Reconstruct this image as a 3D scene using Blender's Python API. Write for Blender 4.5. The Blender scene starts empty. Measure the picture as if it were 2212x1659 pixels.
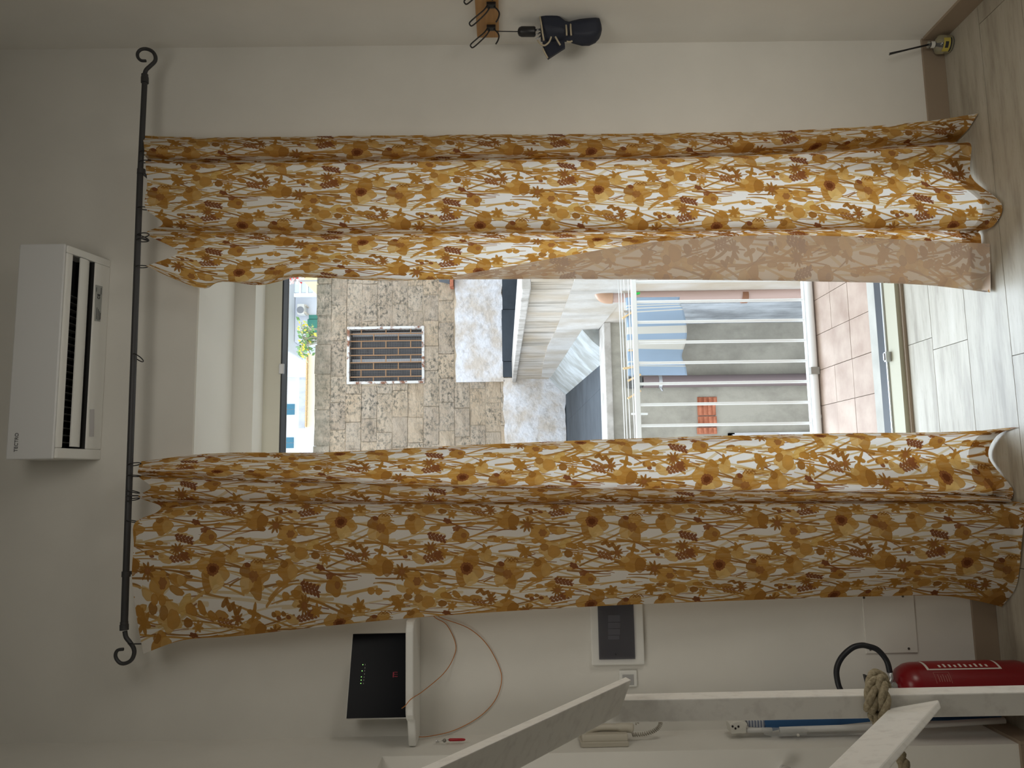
import bpy, bmesh, math, random
import numpy as np
from mathutils import Vector, Matrix
random.seed(7)
sc = bpy.context.scene
C = sc.collection

# ------------------------------------------------------------------ camera, world, lamp, exposure
CAMH = 1.715
FPX = 1650.0
_th = math.radians(7.2); _p = math.atan(16 / FPX); _ro = 0.015
_r = Vector((math.cos(_th), -math.sin(_th), 0))
FW = Vector((math.sin(_th) * math.cos(_p), math.cos(_th) * math.cos(_p), -math.sin(_p)))
_t = _r.cross(FW)
RI = _r * math.cos(_ro) - _t * math.sin(_ro)
UP = _t * math.cos(_ro) + _r * math.sin(_ro)
CAM = Vector((0, 0, CAMH))
cd = bpy.data.cameras.new('camera'); cam = bpy.data.objects.new('camera', cd); C.objects.link(cam)
cd.sensor_fit = 'HORIZONTAL'; cd.sensor_width = 36; cd.lens = FPX * 36 / 2212
cd.clip_start = 0.05; cd.clip_end = 300
M = Matrix.Identity(4)
for i in range(3):                       # the phone was held upright and the picture lies on its side
    M[i][0] = -UP[i]; M[i][1] = RI[i]; M[i][2] = -FW[i]; M[i][3] = CAM[i]
cam.matrix_world = M
sc.camera = cam

w = bpy.data.worlds.new('overcast_sky'); sc.world = w; w.use_nodes = True
w.node_tree.nodes['Background'].inputs[0].default_value = (0.86, 0.93, 1.0, 1)
w.node_tree.nodes['Background'].inputs[1].default_value = 2.15

def area(name, loc, aim, size, power, col):
    l = bpy.data.lights.new(name, 'AREA'); l.shape = 'DISK'; l.size = size; l.energy = power; l.color = col
    o = bpy.data.objects.new(name, l); C.objects.link(o); o.location = loc
    o.rotation_euler = (Vector(aim) - Vector(loc)).to_track_quat('-Z', 'Y').to_euler()
    return o
area('ceiling_lamp', (0.5, 0.85, 2.8), (0.4, 2.76, 0.9), 1.0, 8.0, (1.0, 0.945, 0.84))
area('side_fill', (1.25, 1.35, 0.95), (0.1, 2.7, 0.9), 0.7, 5.8, (1.0, 0.945, 0.84))  # unseen fill light, added to brighten the lower and left walls
area('side_room_fill', (-1.75, 1.25, 2.1), (-1.1, 2.5, 1.2), 0.9, 5, (1.0, 0.945, 0.84))  # unseen fill light, added to brighten the jamb of the side doorway
sl = bpy.data.lights.new('hazy_sun', 'SUN'); sl.energy = 6.2; sl.angle = math.radians(52); sl.color = (0.72, 0.855, 1.0)
so = bpy.data.objects.new('hazy_sun', sl); C.objects.link(so)
so.rotation_euler = Vector((0.0, -1.0, -1.05)).to_track_quat('-Z', 'Y').to_euler()

sc.view_settings.view_transform = 'Standard'; sc.view_settings.look = 'None'
sc.view_settings.exposure = 0.0; sc.view_settings.gamma = 1.0
sc.view_settings.use_curve_mapping = False

# ------------------------------------------------------------------ measuring helpers
def ray(x, y): return FW * FPX - UP * (x - 1106) + RI * (829.5 - y)
def PX(x, y, ax, v):
    d = ray(x, y); return CAM + d * ((v - CAM[ax]) / d[ax])
def PY(x, y, v): return PX(x, y, 1, v)
def PZ(x, y, v=0.0): return PX(x, y, 2, v)
def PN(x, y, p, n):
    d = ray(x, y); n = Vector(n); return CAM + d * ((Vector(p) - CAM).dot(n) / d.dot(n))
def PD(x, y, dep):                        # point at a distance along the line of sight axis
    d = ray(x, y); return CAM + d * (dep / FPX)

# ------------------------------------------------------------------ objects
def thing(name, label, cat, loc=(0, 0, 0), group=None, kind=None):
    o = bpy.data.objects.new(name, None); C.objects.link(o); o.location = loc
    o.empty_display_size = 0.05
    if kind: o['kind'] = kind
    if label: o['label'] = label
    if cat: o['category'] = cat
    if group: o['group'] = group
    return o
def tag(o, label, cat=None, group=None, kind=None):
    o['label'] = label
    if cat: o['category'] = cat
    if group: o['group'] = group
    if kind: o['kind'] = kind
    return o
def wloc(o):
    v = Vector(o.location)
    if o.parent: v = o.parent_loc if hasattr(o, 'parent_loc') else v
    return v
PLOC = {}
def link(o, parent):
    C.objects.link(o)
    if parent:
        o.parent = parent
        q = Vector((0, 0, 0)); a = parent
        if a.type == 'EMPTY': q = Vector(a.location)
        o.matrix_parent_inverse = Matrix.Translation(-q)
    return o

class MB:
    def __init__(s): s.v = []; s.f = []; s.uv = None
    def add(s, vs, fs):
        n = len(s.v); s.v += [tuple(v) for v in vs]; s.f += [tuple(i + n for i in f) for f in fs]; return s
    def hexa(s, p):   # p: 0-3 one face loop, 4-7 the opposite loop
        return s.add(p, [(0, 3, 2, 1), (4, 5, 6, 7), (0, 1, 5, 4), (1, 2, 6, 5), (2, 3, 7, 6), (3, 0, 4, 7)])
    def box(s, a, b):
        x0, x1 = sorted((a[0], b[0])); y0, y1 = sorted((a[1], b[1])); z0, z1 = sorted((a[2], b[2]))
        return s.hexa([(x0, y0, z0), (x1, y0, z0), (x1, y1, z0), (x0, y1, z0), (x0, y0, z1), (x1, y0, z1), (x1, y1, z1), (x0, y1, z1)])
    def obox(s, c, ax, ay, az):           # centre and three half-axis vectors
        c = Vector(c); ax, ay, az = Vector(ax), Vector(ay), Vector(az)
        P = [c + ax * i + ay * j + az * k for k in (-1, 1) for i, j in ((-1, -1), (1, -1), (1, 1), (-1, 1))]
        return s.hexa(P)
    def tube(s, pts, r, n=10, cap=True):
        pts = [Vector(p) for p in pts]; R = r if isinstance(r, (list, tuple)) else [r] * len(pts)
        rings = []; prev = None
        for i, p in enumerate(pts):
            d = (pts[min(i + 1, len(pts) - 1)] - pts[max(i - 1, 0)])
            if d.length < 1e-9: d = Vector((0, 0, 1))
            d.normalize()
            if prev is None:
                a = Vector((0, 0, 1)) if abs(d.z) < 0.9 else Vector((1, 0, 0)); u = d.cross(a).normalized()
            else:
                u = (prev - d * prev.dot(d))
                u = u.normalized() if u.length > 1e-6 else d.orthogonal().normalized()
            prev = u; v = d.cross(u)
            rings.append([p + (u * math.cos(2 * math.pi * k / n) + v * math.sin(2 * math.pi * k / n)) * R[i] for k in range(n)])
        return s.loft(rings, cap)
    def loft(s, rings, cap=True, closed=True):
        n = len(rings[0]); vs = [v for rg in rings for v in rg]; fs = []
        for i in range(len(rings) - 1):
            for k in range(n if closed else n - 1):
                k2 = (k + 1) % n
                fs.append((i * n + k, i * n + k2, (i + 1) * n + k2, (i + 1) * n + k))
        if cap:
            fs.append(tuple(range(n - 1, -1, -1))); fs.append(tuple(range((len(rings) - 1) * n, len(rings) * n)))
        return s.add(vs, fs)
    def lathe(s, c, prof, n=24, axis=2):
        c = Vector(c); rings = []
        for r, h in prof:
            rg = []
            for k in range(n):
                a = 2 * math.pi * k / n; q = [0, 0, 0]
                q[(axis + 1) % 3] = r * math.cos(a); q[(axis + 2) % 3] = r * math.sin(a); q[axis] = h
                rg.append(c + Vector(q))
            rings.append(rg)
        return s.loft(rings)
    def torus(s, c, R, r, nrm, n=24, m=8, tilt=None):
        nrm = Vector(nrm).normalized(); u = nrm.orthogonal().normalized(); v = nrm.cross(u); c = Vector(c)
        vs = []; fs = []
        for i in range(n):
            a = 2 * math.pi * i / n; d = u * math.cos(a) + v * math.sin(a)
            for j in range(m):
                b = 2 * math.pi * j / m; vs.append(c + d * (R + r * math.cos(b)) + nrm * (r * math.sin(b)))
        for i in range(n):
            for j in range(m):
                fs.append((i * m + j, ((i + 1) % n) * m + j, ((i + 1) % n) * m + (j + 1) % m, i * m + (j + 1) % m))
        return s.add(vs, fs)
    def ball(s, c, r, n=14, m=8, sc=(1, 1, 1)):
        rings = []
        for i in range(m + 1):
            a = math.pi * i / m; rr = max(math.sin(a), 0.02)
            rings.append([Vector(c) + Vector((r * sc[0] * rr * math.cos(2 * math.pi * k / n), r * sc[1] * rr * math.sin(2 * math.pi * k / n), r * sc[2] * math.cos(a))) for k in range(n)])
        return s.loft(rings)
    def mesh(s, name):
        me = bpy.data.meshes.new(name); me.from_pydata(s.v, [], s.f); me.update()
        bm = bmesh.new(); bm.from_mesh(me); bmesh.ops.recalc_face_normals(bm, faces=bm.faces); bm.to_mesh(me); bm.free()
        return me
    def build(s, name, mat, parent=None, smooth=False, bevel=0, seg=2, kind=None):
        me = s.mesh(name); me.materials.append(mat)
        o = bpy.data.objects.new(name, me); link(o, parent)
        if smooth:
            for p in me.polygons: p.use_smooth = True
            if smooth != 'all':
                try: me.set_sharp_from_angle(angle=math.radians(42))
                except Exception: pass
        if bevel:
            m = o.modifiers.new('bevel', 'BEVEL'); m.width = bevel; m.segments = seg; m.limit_method = 'ANGLE'; m.angle_limit = math.radians(40)
        if kind: o['kind'] = kind
        return o
def text_mesh(name, body, size, origin, right, up, mat, parent, depth=0.0008, align='CENTER'):
    cu = bpy.data.curves.new(name, 'FONT'); cu.body = body; cu.size = size; cu.extrude = depth; cu.align_x = align; cu.align_y = 'CENTER'
    t = bpy.data.objects.new(name, cu); C.objects.link(t)
    bpy.context.view_layer.update()
    me = bpy.data.meshes.new_from_object(t.evaluated_get(bpy.context.evaluated_depsgraph_get()))
    C.objects.unlink(t); bpy.data.objects.remove(t)
    right, up = Vector(right).normalized(), Vector(up).normalized(); nn = right.cross(up)
    Mx = Matrix((right, up, nn)).transposed().to_4x4(); Mx.translation = Vector(origin); me.transform(Mx)
    me.materials.clear(); me.materials.append(mat)
    o = bpy.data.objects.new(name, me); return link(o, parent)

# ------------------------------------------------------------------ materials
def srgb(r, g, b):
    f = lambda c: (c / 255 / 12.92) if c / 255 <= 0.04045 else ((c / 255 + 0.055) / 1.055) ** 2.4
    return (f(r), f(g), f(b), 1)
def mat(name, col, rough=0.6, metal=0.0, spec=0.5, emit=None, estr=0, alpha=None, trans=0):
    m = bpy.data.materials.new(name); m.use_nodes = True; b = m.node_tree.nodes['Principled BSDF']
    b.inputs['Base Color'].default_value = col if len(col) == 4 else (*col, 1)
    b.inputs['Roughness'].default_value = rough; b.inputs['Metallic'].default_value = metal
    b.inputs['Specular IOR Level'].default_value = spec
    if emit: b.inputs['Emission Color'].default_value = emit; b.inputs['Emission Strength'].default_value = estr
    if trans: b.inputs['Transmission Weight'].default_value = trans
    if alpha is not None: b.inputs['Alpha'].default_value = alpha
    return m
class NT:
    def __init__(s, m): s.t = m.node_tree; s.b = m.node_tree.nodes['Principled BSDF']; s._v = None
    def n(s, ty, **kw):
        q = s.t.nodes.new(ty)
        for k, v in kw.items():
            if k.startswith('_'): setattr(q, k[1:], v)
            else: q.inputs[k.replace('0', ' ') if False else k].default_value = v
        return q
    def l(s, a, b): s.t.links.new(a, b)
    def pos(s, scale=(1, 1, 1), obj=False, rot=(0, 0, 0)):
        if obj:
            t = s.n('ShaderNodeTexCoord').outputs['Object']
        else:
            t = s.n('ShaderNodeNewGeometry').outputs['Position']
        m = s.n('ShaderNodeMapping'); m.inputs['Scale'].default_value = scale; m.inputs['Rotation'].default_value = rot
        s.l(t, m.inputs['Vector']); return m.outputs['Vector']
    def noise(s, vec, scale, detail=4, rough=0.55):
        q = s.n('ShaderNodeTexNoise'); q.inputs['Scale'].default_value = scale; q.inputs['Detail'].default_value = detail; q.inputs['Roughness'].default_value = rough
        s.l(vec, q.inputs['Vector']); return q.outputs['Fac']
    def ramp(s, fac, stops):
        q = s.n('ShaderNodeValToRGB'); e = q.color_ramp.elements
        while len(e) < len(stops): e.new(0.5)
        for i, (p, c) in enumerate(stops): e[i].position = p; e[i].color = c
        s.l(fac, q.inputs['Fac']); return q.outputs['Color']
    def mix(s, fac, a, b, mode='MIX'):
        q = s.n('ShaderNodeMix'); q.data_type = 'RGBA'; q.blend_type = mode
        for sock, v in ((q.inputs[0], fac), (q.inputs[6], a), (q.inputs[7], b)):
            if hasattr(v, 'is_linked'): s.l(v, sock)
            else: sock.default_value = v
        return q.outputs[2]
    def bump(s, h, strength=0.3, dist=0.01):
        q = s.n('ShaderNodeBump'); q.inputs['Strength'].default_value = strength; q.inputs['Distance'].default_value = dist
        s.l(h, q.inputs['Height']); s.l(q.outputs['Normal'], s.b.inputs['Normal'])
    def col(s, c): s.l(c, s.b.inputs['Base Color'])
def G(v): return (v, v, v, 1)

def m_plaster(name, c, var=0.06, bump=0.12, sc=3.0):
    m = mat(name, c, 0.9, spec=0.15); t = NT(m); p = t.pos()
    f = t.noise(p, sc, 5); d = tuple(x * (1 - var) for x in c[:3]) + (1,)
    t.col(t.ramp(f, [(0.35, d), (0.65, c)])); t.bump(t.noise(p, 9, 5), bump, 0.01); return m
WALL = m_plaster('wall_paint', (0.775, 0.76, 0.715, 1))
REVEAL = m_plaster('reveal_paint', (0.87, 0.86, 0.81, 1), 0.03, 0.06)
CEIL = m_plaster('ceiling_paint', (0.75, 0.73, 0.68, 1))
SKIRT = mat('skirting_tile', srgb(150, 134, 116), 0.5)
def m_plank():
    m = mat('wood_look_plank', srgb(170, 160, 140), 0.38, spec=0.4); t = NT(m)
    oi = t.n('ShaderNodeObjectInfo'); g = t.n('ShaderNodeNewGeometry')
    add = t.n('ShaderNodeVectorMath'); add.operation = 'MULTIPLY_ADD'
    t.l(oi.outputs['Random'], add.inputs[0]); add.inputs[1].default_value = (13, 7, 3); t.l(g.outputs['Position'], add.inputs[2])
    mp = t.n('ShaderNodeMapping'); mp.inputs['Scale'].default_value = (1.2, 9, 1); t.l(add.outputs[0], mp.inputs['Vector'])
    f = t.noise(mp.outputs['Vector'], 2.4, 6, 0.6)
    c = t.ramp(f, [(0.28, srgb(140, 132, 118)), (0.5, srgb(170, 163, 148)), (0.75, srgb(182, 176, 163))])
    f2 = t.noise(mp.outputs['Vector'], 11, 5, 0.7)
    c = t.mix(t.ramp(f2, [(0.3, G(0.35)), (0.45, G(0))]), c, srgb(128, 116, 96))
    r = t.ramp(oi.outputs['Random'], [(0, G(0.90)), (1, G(1.04))]); c = t.mix(1.0, c, r, 'MULTIPLY')
    t.col(c); t.bump(f2, 0.05, 0.002); return m
PLANK = m_plank()
GROUT = mat('grout', srgb(120, 112, 100), 0.9)
WHITE_PL = mat('white_plastic', (0.80, 0.80, 0.77, 1), 0.35)
WHITE_PL2 = mat('white_plastic_panel', (0.74, 0.75, 0.76, 1), 0.4)
DARK = mat('dark_cavity', (0.012, 0.012, 0.012, 1), 0.7)
IRON = mat('wrought_iron', (0.055, 0.055, 0.058, 1), 0.5, 0.35)
BLACK = mat('black_metal', (0.012, 0.012, 0.014, 1), 0.4)
LABEL = mat('grey_sticker', srgb(165, 168, 165), 0.5)
INK = mat('dark_ink', (0.03, 0.03, 0.035, 1), 0.6)
FRAME = mat('cream_aluminium', srgb(228, 226, 212), 0.4)
TRACK = mat('dark_gasket', (0.02, 0.024, 0.03, 1), 0.45)
ALU = mat('aluminium', (0.55, 0.56, 0.58, 1), 0.35, 0.8)
CHROME = mat('chrome', (0.75, 0.75, 0.76, 1), 0.15, 1.0)
def m_painted():
    m = mat('white_painted_wood', (0.72, 0.70, 0.66, 1), 0.42); t = NT(m); p = t.pos()
    f = t.noise(p, 42, 4); t.col(t.ramp(f, [(0.3, (0.72, 0.70, 0.67, 1)), (0.5, (0.82, 0.805, 0.77, 1))])); t.bump(t.noise(p, 30, 5), 0.25, 0.003); return m
RAILP = m_painted()

# ------------------------------------------------------------------ the room shell
D = 2.76; XR = 1.67; XL = -0.865; YB = -2.6; ZC = 4.25
OX0, OX1 = -0.02, 1.06                    # door opening
zs = PY(421, 800, D).z                    # soffit height of the reveal
ys1 = PZ(500, 800, zs).y                  # back of the soffit
zl = PY(546, 800, ys1).z                  # underside of the lintel box
ys2 = PZ(566, 800, zl).y
zf = PY(606, 800, ys2).z                  # underside of the frame head
YO = 3.43                                 # outside face of the wall
wb = MB()
wb.box((XL - 1.6, D, -0.05), (OX0, YO, ZC)).box((OX1, D, -0.05), (XR + 0.4, YO, ZC)).box((OX0, D, zs), (OX1, YO, ZC))
wb.box((OX0, ys1, zl), (OX1, YO, zs))
o = wb.build('wall_back', WALL, kind='structure'); o['label'] = 'off-white plaster wall around the balcony door'
rv = MB()                                 # painted lining of the deep reveal
tk = 0.006
rv.box((OX0, D + 0.001, zs - tk), (OX1, ys1, zs)).box((OX0, D + 0.001, 0), (OX0 + tk, ys2, zs)).box((OX1 - tk, D + 0.001, 0), (OX1, ys2, zs))
rv.box((OX0, ys1 - tk, zl), (OX1, ys1, zs)).box((OX0, ys1 - tk, zl - tk), (OX1, ys2, zl))
rl = rv.build('trim_1', REVEAL, kind='structure'); rl['label'] = 'smooth white lining of the deep door reveal'
MB().box((XR, YB, -0.05), (XR + 0.3, D, ZC)).build('wall_right', WALL, kind='structure')
JY = 2.565                                # far jamb of the doorway in the left wall
zj = PY(826, 1640, JY).z
wl = MB().box((XL - 0.4, JY, -0.05), (XL, D, ZC)).box((XL - 0.4, 1.25, zj), (XL, JY, ZC)).box((XL - 0.4, YB, -0.05), (XL, 1.25, ZC))
wl.build('wall_left', WALL, kind='structure')
MB().box((XL - 1.7, 0.6, -0.05), (XL - 1.6, D, 2.6)).box((XL - 1.6, 0.6, 2.5), (XL - 0.4, D, 2.6)).box((XL - 1.6, 0.5, -0.05), (XL - 0.4, 0.6, 2.6)).build('wall_side_room', WALL, kind='structure')
MB().box((XL - 0.4, YB - 0.2, -0.05), (XR + 0.3, YB, ZC)).build('wall_rear', WALL, kind='structure')
MB().box((XL - 0.4, YB - 0.2, ZC), (XR + 0.4, YO, ZC + 0.2)).build('ceiling', CEIL, kind='structure')

# floor: base and loose planks
Y_SILL = PZ(1966, 808).y
fl = thing('floor', 'floor of long pale wood-look planks', None, (0.4, 0.4, 0), kind='structure')
MB().box((XL - 1.6, YB, -0.06), (XR, Y_SILL, -0.006)).build('floor_base', GROUT, fl)
seams = [Y_SILL]
for xx in (2020, 2097, 2190): seams.append(PZ(xx, 808).y)
pw = (seams[0] - seams[-1]) / 3
k = 0
while seams[-1] > YB: seams.append(seams[-1] - pw)
joints = [PZ(1990, 737).x, PZ(2055, 744).x, PZ(2130, 480).x, PZ(2198, 766).x]
pk = {}
for i in range(len(seams) - 1):
    y1, y0 = seams[i], max(seams[i + 1], YB)
    j = joints[i] if i < len(joints) else joints[i % 4] + 0.31 * i
    xs = [XL - 1.6]; q = j - 3 * 1.2
    while q < XR:
        if q > XL - 1.6 + 0.05: xs.append(q)
        q += 1.2
    xs.append(XR)
    if i > 11: xs = xs[::2] if (xs[::2][-1] == XR) else xs[::2] + [XR]
    for a, b in zip(xs[:-1], xs[1:]):
        if b < XL - 0.3 and y0 < 1.0: continue
        lo, hi = a, b
        if i == 0: lo, hi = max(a, OX0), min(b, OX1)
        if y0 > D - 0.02 and i > 0: lo, hi = max(a, OX0), min(b, OX1)
        if hi - lo < 0.03: continue
        MB().box((lo + .0012, y0 + .0012, -0.02), (hi - .0012, y1 - .0012, 0)).build('plank', PLANK, fl)
# the strip of the row that straddles the wall line
for i in range(len(seams) - 1):
    if seams[i] > D > seams[i + 1] and seams[i + 1] <= D - 0.02:
        pass

def skirting(name, a, b, nrm, h, n):
    a, b, nrm = Vector(a), Vector(b), Vector(nrm)
    t = thing(name, None, None, a, kind='structure')
    for i in range(n):
        p = a.lerp(b, i / n + 0.0015); q = a.lerp(b, (i + 1) / n - 0.0015)
        P = [p, q, q + nrm * .011, p + nrm * .011]
        MB().hexa([v + Vector((0, 0, 0.0005)) for v in P] + [v + Vector((0, 0, h)) for v in P]).build('skirting_tile', SKIRT, t)
    return t
hb = 0.083
skirting('baseboard_right', (XR, D - .012, 0), (XR, YB, 0), (-1, 0, 0), hb, 6)
skirting('baseboard_back', (OX1, D, 0), (XR - .0, D, 0), (0, -1, 0), hb, 1)
skirting('baseboard_back_left', (XL, D, 0), (OX0, D, 0), (0, -1, 0), hb, 1)
skirting('baseboard_left', (XL, D - .012, 0), (XL, JY - .011, 0), (1, 0, 0), hb, 1)
skirting('baseboard_jamb', (XL, JY, 0), (XL - 0.4, JY, 0), (0, -1, 0), hb, 1)

# ------------------------------------------------------------------ door frame
dr = thing('door_1', 'cream metal frame of the open balcony door', None, ((OX0 + OX1) / 2, ys2, 0), kind='structure')
yb0 = PZ(1952, 808, 0.02).y; yb1 = PZ(1917, 808, 0.03).y; yb2 = PZ(1896, 760, 0.01).y
MB().box((OX0, ys2, zf), (OX1, ys2 + .055, zl)).build('frame_head', FRAME, dr)
for s, xx in ((0, OX0), (1, OX1 - 0.07)):
    MB().box((xx, ys2, 0.02), (xx + 0.07, ys2 + .055, zf)).build('frame_jamb', FRAME, dr)
MB().box((OX0 + .07, ys2 + .003, zf - 0.006), (OX1 - .07, ys2 + .075, zf)).build('head_track', TRACK, dr)
MB().box((OX0 + .07, ys2 + .074, zf - 0.008), (OX1 - .07, ys2 + .079, zf + .01)).build('head_trim', ALU, dr)
WORN = mat('worn_timber', srgb(158, 142, 124), 0.8)
MB().box((OX0, Y_SILL, -.02), (OX1, yb0, 0.012)).build('worn_sill_strip', WORN, dr)
MB().box((OX0, yb0, -.02), (OX1, yb0 + .012, 0.03)).box((OX0, yb0 + .012, -.02), (OX1, yb1 - .012, .026)).build('threshold', mat('cream_threshold', srgb(172, 168, 146), .5), dr)
MB().box((OX0, yb1 - .012, -.02), (OX1, yb1 - .006, .034)).box((OX0, yb1, -.02), (OX1, yb1 + .005, .03)).build('threshold_track', ALU, dr)
MB().box((OX0, yb1 + .005, -.03), (OX1, yb2, .006)).box((OX0, yb1 - .006, -.03), (OX1, yb1, .02)).build('threshold_gasket', TRACK, dr)
q = PZ(1918, 771, .035)
MB().box((q.x - .022, q.y - .012, .02), (q.x + .022, q.y + .008, .05)).box((q.x - .016, q.y - .006, .05), (q.x + .016, q.y + .003, .056)).build('latch_keep', ALU, dr, bevel=.002)
q = PY(605, 797, ys2)
MB().box((q.x - .022, q.y - .006, q.z - .018), (q.x + .022, q.y + .004, q.z + .004)).build('latch_keep', ALU, dr, bevel=.002)

def smooth_path(P, n=6):
    P = [Vector(p) for p in P]; out = []
    for i in range(len(P) - 1):
        p0, p1, p2, p3 = P[max(i - 1, 0)], P[i], P[i + 1], P[min(i + 2, len(P) - 1)]
        for k in range(n):
            u = k / n; out.append(.5 * ((2 * p1) + (p2 - p0) * u + (2 * p0 - 5 * p1 + 4 * p2 - p3) * u * u + (3 * p1 - p0 - 3 * p2 + p3) * u ** 3))
    out.append(P[-1]); return out
# ------------------------------------------------------------------ outside: balcony, light well, stone house, far houses
def m_tiles():
    m = mat('pinkish_tile', srgb(214, 198, 182), .55); t = NT(m); oi = t.n('ShaderNodeObjectInfo')
    f = t.noise(t.pos(), 7, 5); c = t.ramp(f, [(.3, srgb(160, 136, 120)), (.7, srgb(186, 166, 150))])
    c = t.mix(1.0, c, t.ramp(oi.outputs['Random'], [(0, G(.93)), (1, G(1.03))]), 'MULTIPLY'); t.col(c); return m
CONC = m_plaster('grey_concrete', srgb(188, 186, 178), .2, .4, 5)
zt_ = -.012
ye = PZ(1768, 930, 0).y; ye = PZ(1762, 790, 0).y
bal = thing('balcony_floor', 'balcony floor of square pinkish tiles outside the door', None, (.5, 3.8, 0), kind='structure')
MB().box((-1.6, YO - .3, -.25), (2.4, ye + .16, -.03)).build('slab', CONC, bal)
TILE = m_tiles()
yt0 = PZ(1884, 770, zt_).y
MB().box((-1.6, yb2, -.03), (2.4, yt0 - .002, zt_ + .003)).build('kerb_strip', CONC, bal)
ty = [PZ(1882, 770, zt_).y, PZ(1840, 770, zt_).y, PZ(1801, 770, zt_).y]
stp = (ty[2] - ty[0]) / 2; ty.append(ty[2] + stp); ty.append(ty[3] + stp)
tx0 = PZ(1838, 690, zt_).x; tstep = tx0 - PZ(1838, 776, zt_).x
ty = [yt0] + ty[1:]
for i in range(4):
    for j in range(-7, 6):
        x = tx0 - tstep * j
        if x < -1.2 or x > 2.2: continue
        MB().box((x - tstep + .0015, ty[i] + .0015, -.03), (x - .0015, min(ty[i + 1], ye + .15) - .0015, zt_ + random.uniform(-.0008, .0008))).build('tile', TILE, bal)
WMET = mat('white_enamel_metal', (.82, .82, .80, 1), .4)
YRL = ye + .05
rlg = thing('balcony_railing', 'white metal balcony railing with thin upright bars', 'railing', (.6, YRL, 0))
zr0, zr1 = PY(1748, 780, YRL).z, PY(1374, 780, YRL).z
MB().box((-1.5, YRL - .016, zr0 - .016), (2.3, YRL + .016, zr0 + .016)).build('bottom_rail', WMET, rlg, bevel=.003)
MB().box((-1.5, YRL - .014, zr1 - .014), (2.3, YRL + .014, zr1 + .014)).build('top_rail', WMET, rlg, bevel=.003)
bx0 = PY(1560, 650, YRL).x; bst = (bx0 - PY(1560, 917, YRL).x) / 6
for k in range(-8, 16):
    x = bx0 - bst * k
    if -1.4 < x < 2.2: MB().tube([(x, YRL, zr0), (x, YRL, zr1)], .0085, 10).build('baluster', WMET, rlg, smooth=True)
for x in (-1.45, 2.25): MB().box((x - .02, YRL - .02, -.03), (x + .02, YRL + .02, zr0 + .01)).build('foot', WMET, rlg)
pz = PY(1763, 780, ye - .0)
wp = thing('floor_pipe', 'white plastic pipe lying along the balcony edge under railing', 'pipe', (.6, ye, .0))
pr_ = .0215; yp = ye - .005
MB().tube([(-1.4, yp, zt_ + pr_ + .004), (2.2, yp, zt_ + pr_ + .004)], pr_, 14).build('tube', WMET, wp, smooth=True)
q = PZ(1760, 800, .02); MB().box((q.x - .02, yp - pr_ - .003, zt_ + .002), (q.x + .02, yp + .012, zt_ + 2 * pr_ + .008)).build('clamp', mat('grey_clamp', srgb(150, 146, 138), .6), wp, bevel=.003)
q = PZ(1760, 900, .02); MB().tube([(q.x - .008, yp, zt_ + pr_ + .004), (q.x + .008, yp, zt_ + pr_ + .004)], pr_ + .002, 14).build('joint_sleeve', WMET, wp, smooth=True)

# clothes lines on brackets beyond the railing
YL = YRL + .26
cl = thing('clothes_line', 'white clothes lines strung just outside the balcony railing', 'clothes line', (.6, YL, zr1))
for dy, dz in ((-.12, .0), (.0, .005), (.10, .008), (.18, .01)):
    MB().tube([(-1.45, YL + dy, zr1 + dz - .012), (2.25, YL + dy, zr1 + dz + .012)], .0028, 6).build('line', WMET, cl)
for x in (-1.45, 2.25): MB().tube([(x, YRL, zr1 - .01), (x, YL + .2, zr1 - .006)], .007, 8).build('line_bracket', WMET, cl)
def m_towel():
    m = mat('blue_striped_towel', srgb(170, 188, 206), .9, spec=.1); t = NT(m); uv = t.n('ShaderNodeUVMap'); sx = t.n('ShaderNodeSeparateXYZ'); t.l(uv.outputs[0], sx.inputs[0])
    Wt, Bt = srgb(214, 212, 204), srgb(158, 178, 200)
    q = t.n('ShaderNodeValToRGB'); q.color_ramp.interpolation = 'CONSTANT'; e = q.color_ramp.elements
    st = [(0, Bt), (.10, Wt), (.115, Bt), (.14, Wt), (.155, Bt), (.185, Wt), (.20, Bt), (.38, Wt), (.475, Bt), (.55, Wt), (.66, Bt), (.82, Wt), (.835, Bt), (.87, Wt), (.88, Bt)]
    while len(e) < len(st): e.new(.5)
    for i, (p, c) in enumerate(st): e[i].position = p; e[i].color = c
    t.l(sx.outputs[0], q.inputs[0]); t.col(q.outputs[0]); t.bump(t.noise(t.pos(), 300, 2), .2, .001); return m
# towel: hangs over two lines, long side away from the house
tw = bpy.data.meshes.new('towel'); tv = []; tf = []; tuv = []
a_t, b_t = PY(1375, 643, YL), PY(1375, 811, YL)
ztop = zr1 + .004; zlow = PY(1476, 730, YL + .02).z; nx, ny = 34, 30
for j in range(ny + 1):
    s = j / ny
    for i in range(nx + 1):
        u = i / nx; x = a_t.x + (b_t.x - a_t.x) * u
        if s < .25: yy = YL + .14 - (s / .25) * .14; z = ztop - .25 * 0 - (.004 * math.sin(math.pi * s / .25)); yy = YL + .05 * (1 - s / .25); z = ztop - .035 * (1 - s / .25) ** 2
        else:
            q_ = (s - .25) / .75; yy = YL - .01 + .018 * math.sin(u * 19 + .6) * q_; z = ztop - (ztop - zlow) * q_ * (1 - .05 * math.sin(u * 9 + 1))
            x += .012 * q_ * math.sin(u * 6)
        z += -.012 * math.sin(u * math.pi * 4) ** 2 * (0 if s < .2 else .3)
        tv.append((x, yy, z)); tuv.append((u, s))
for j in range(ny):
    for i in range(nx): a = j * (nx + 1) + i; tf.append((a, a + 1, a + nx + 2, a + nx + 1))
tw.from_pydata(tv, [], tf); ul = tw.uv_layers.new(name='UVMap')
for p in tw.polygons:
    p.use_smooth = True
    for li in p.loop_indices: ul.data[li].uv = tuv[tw.loops[li].vertex_index]
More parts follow.
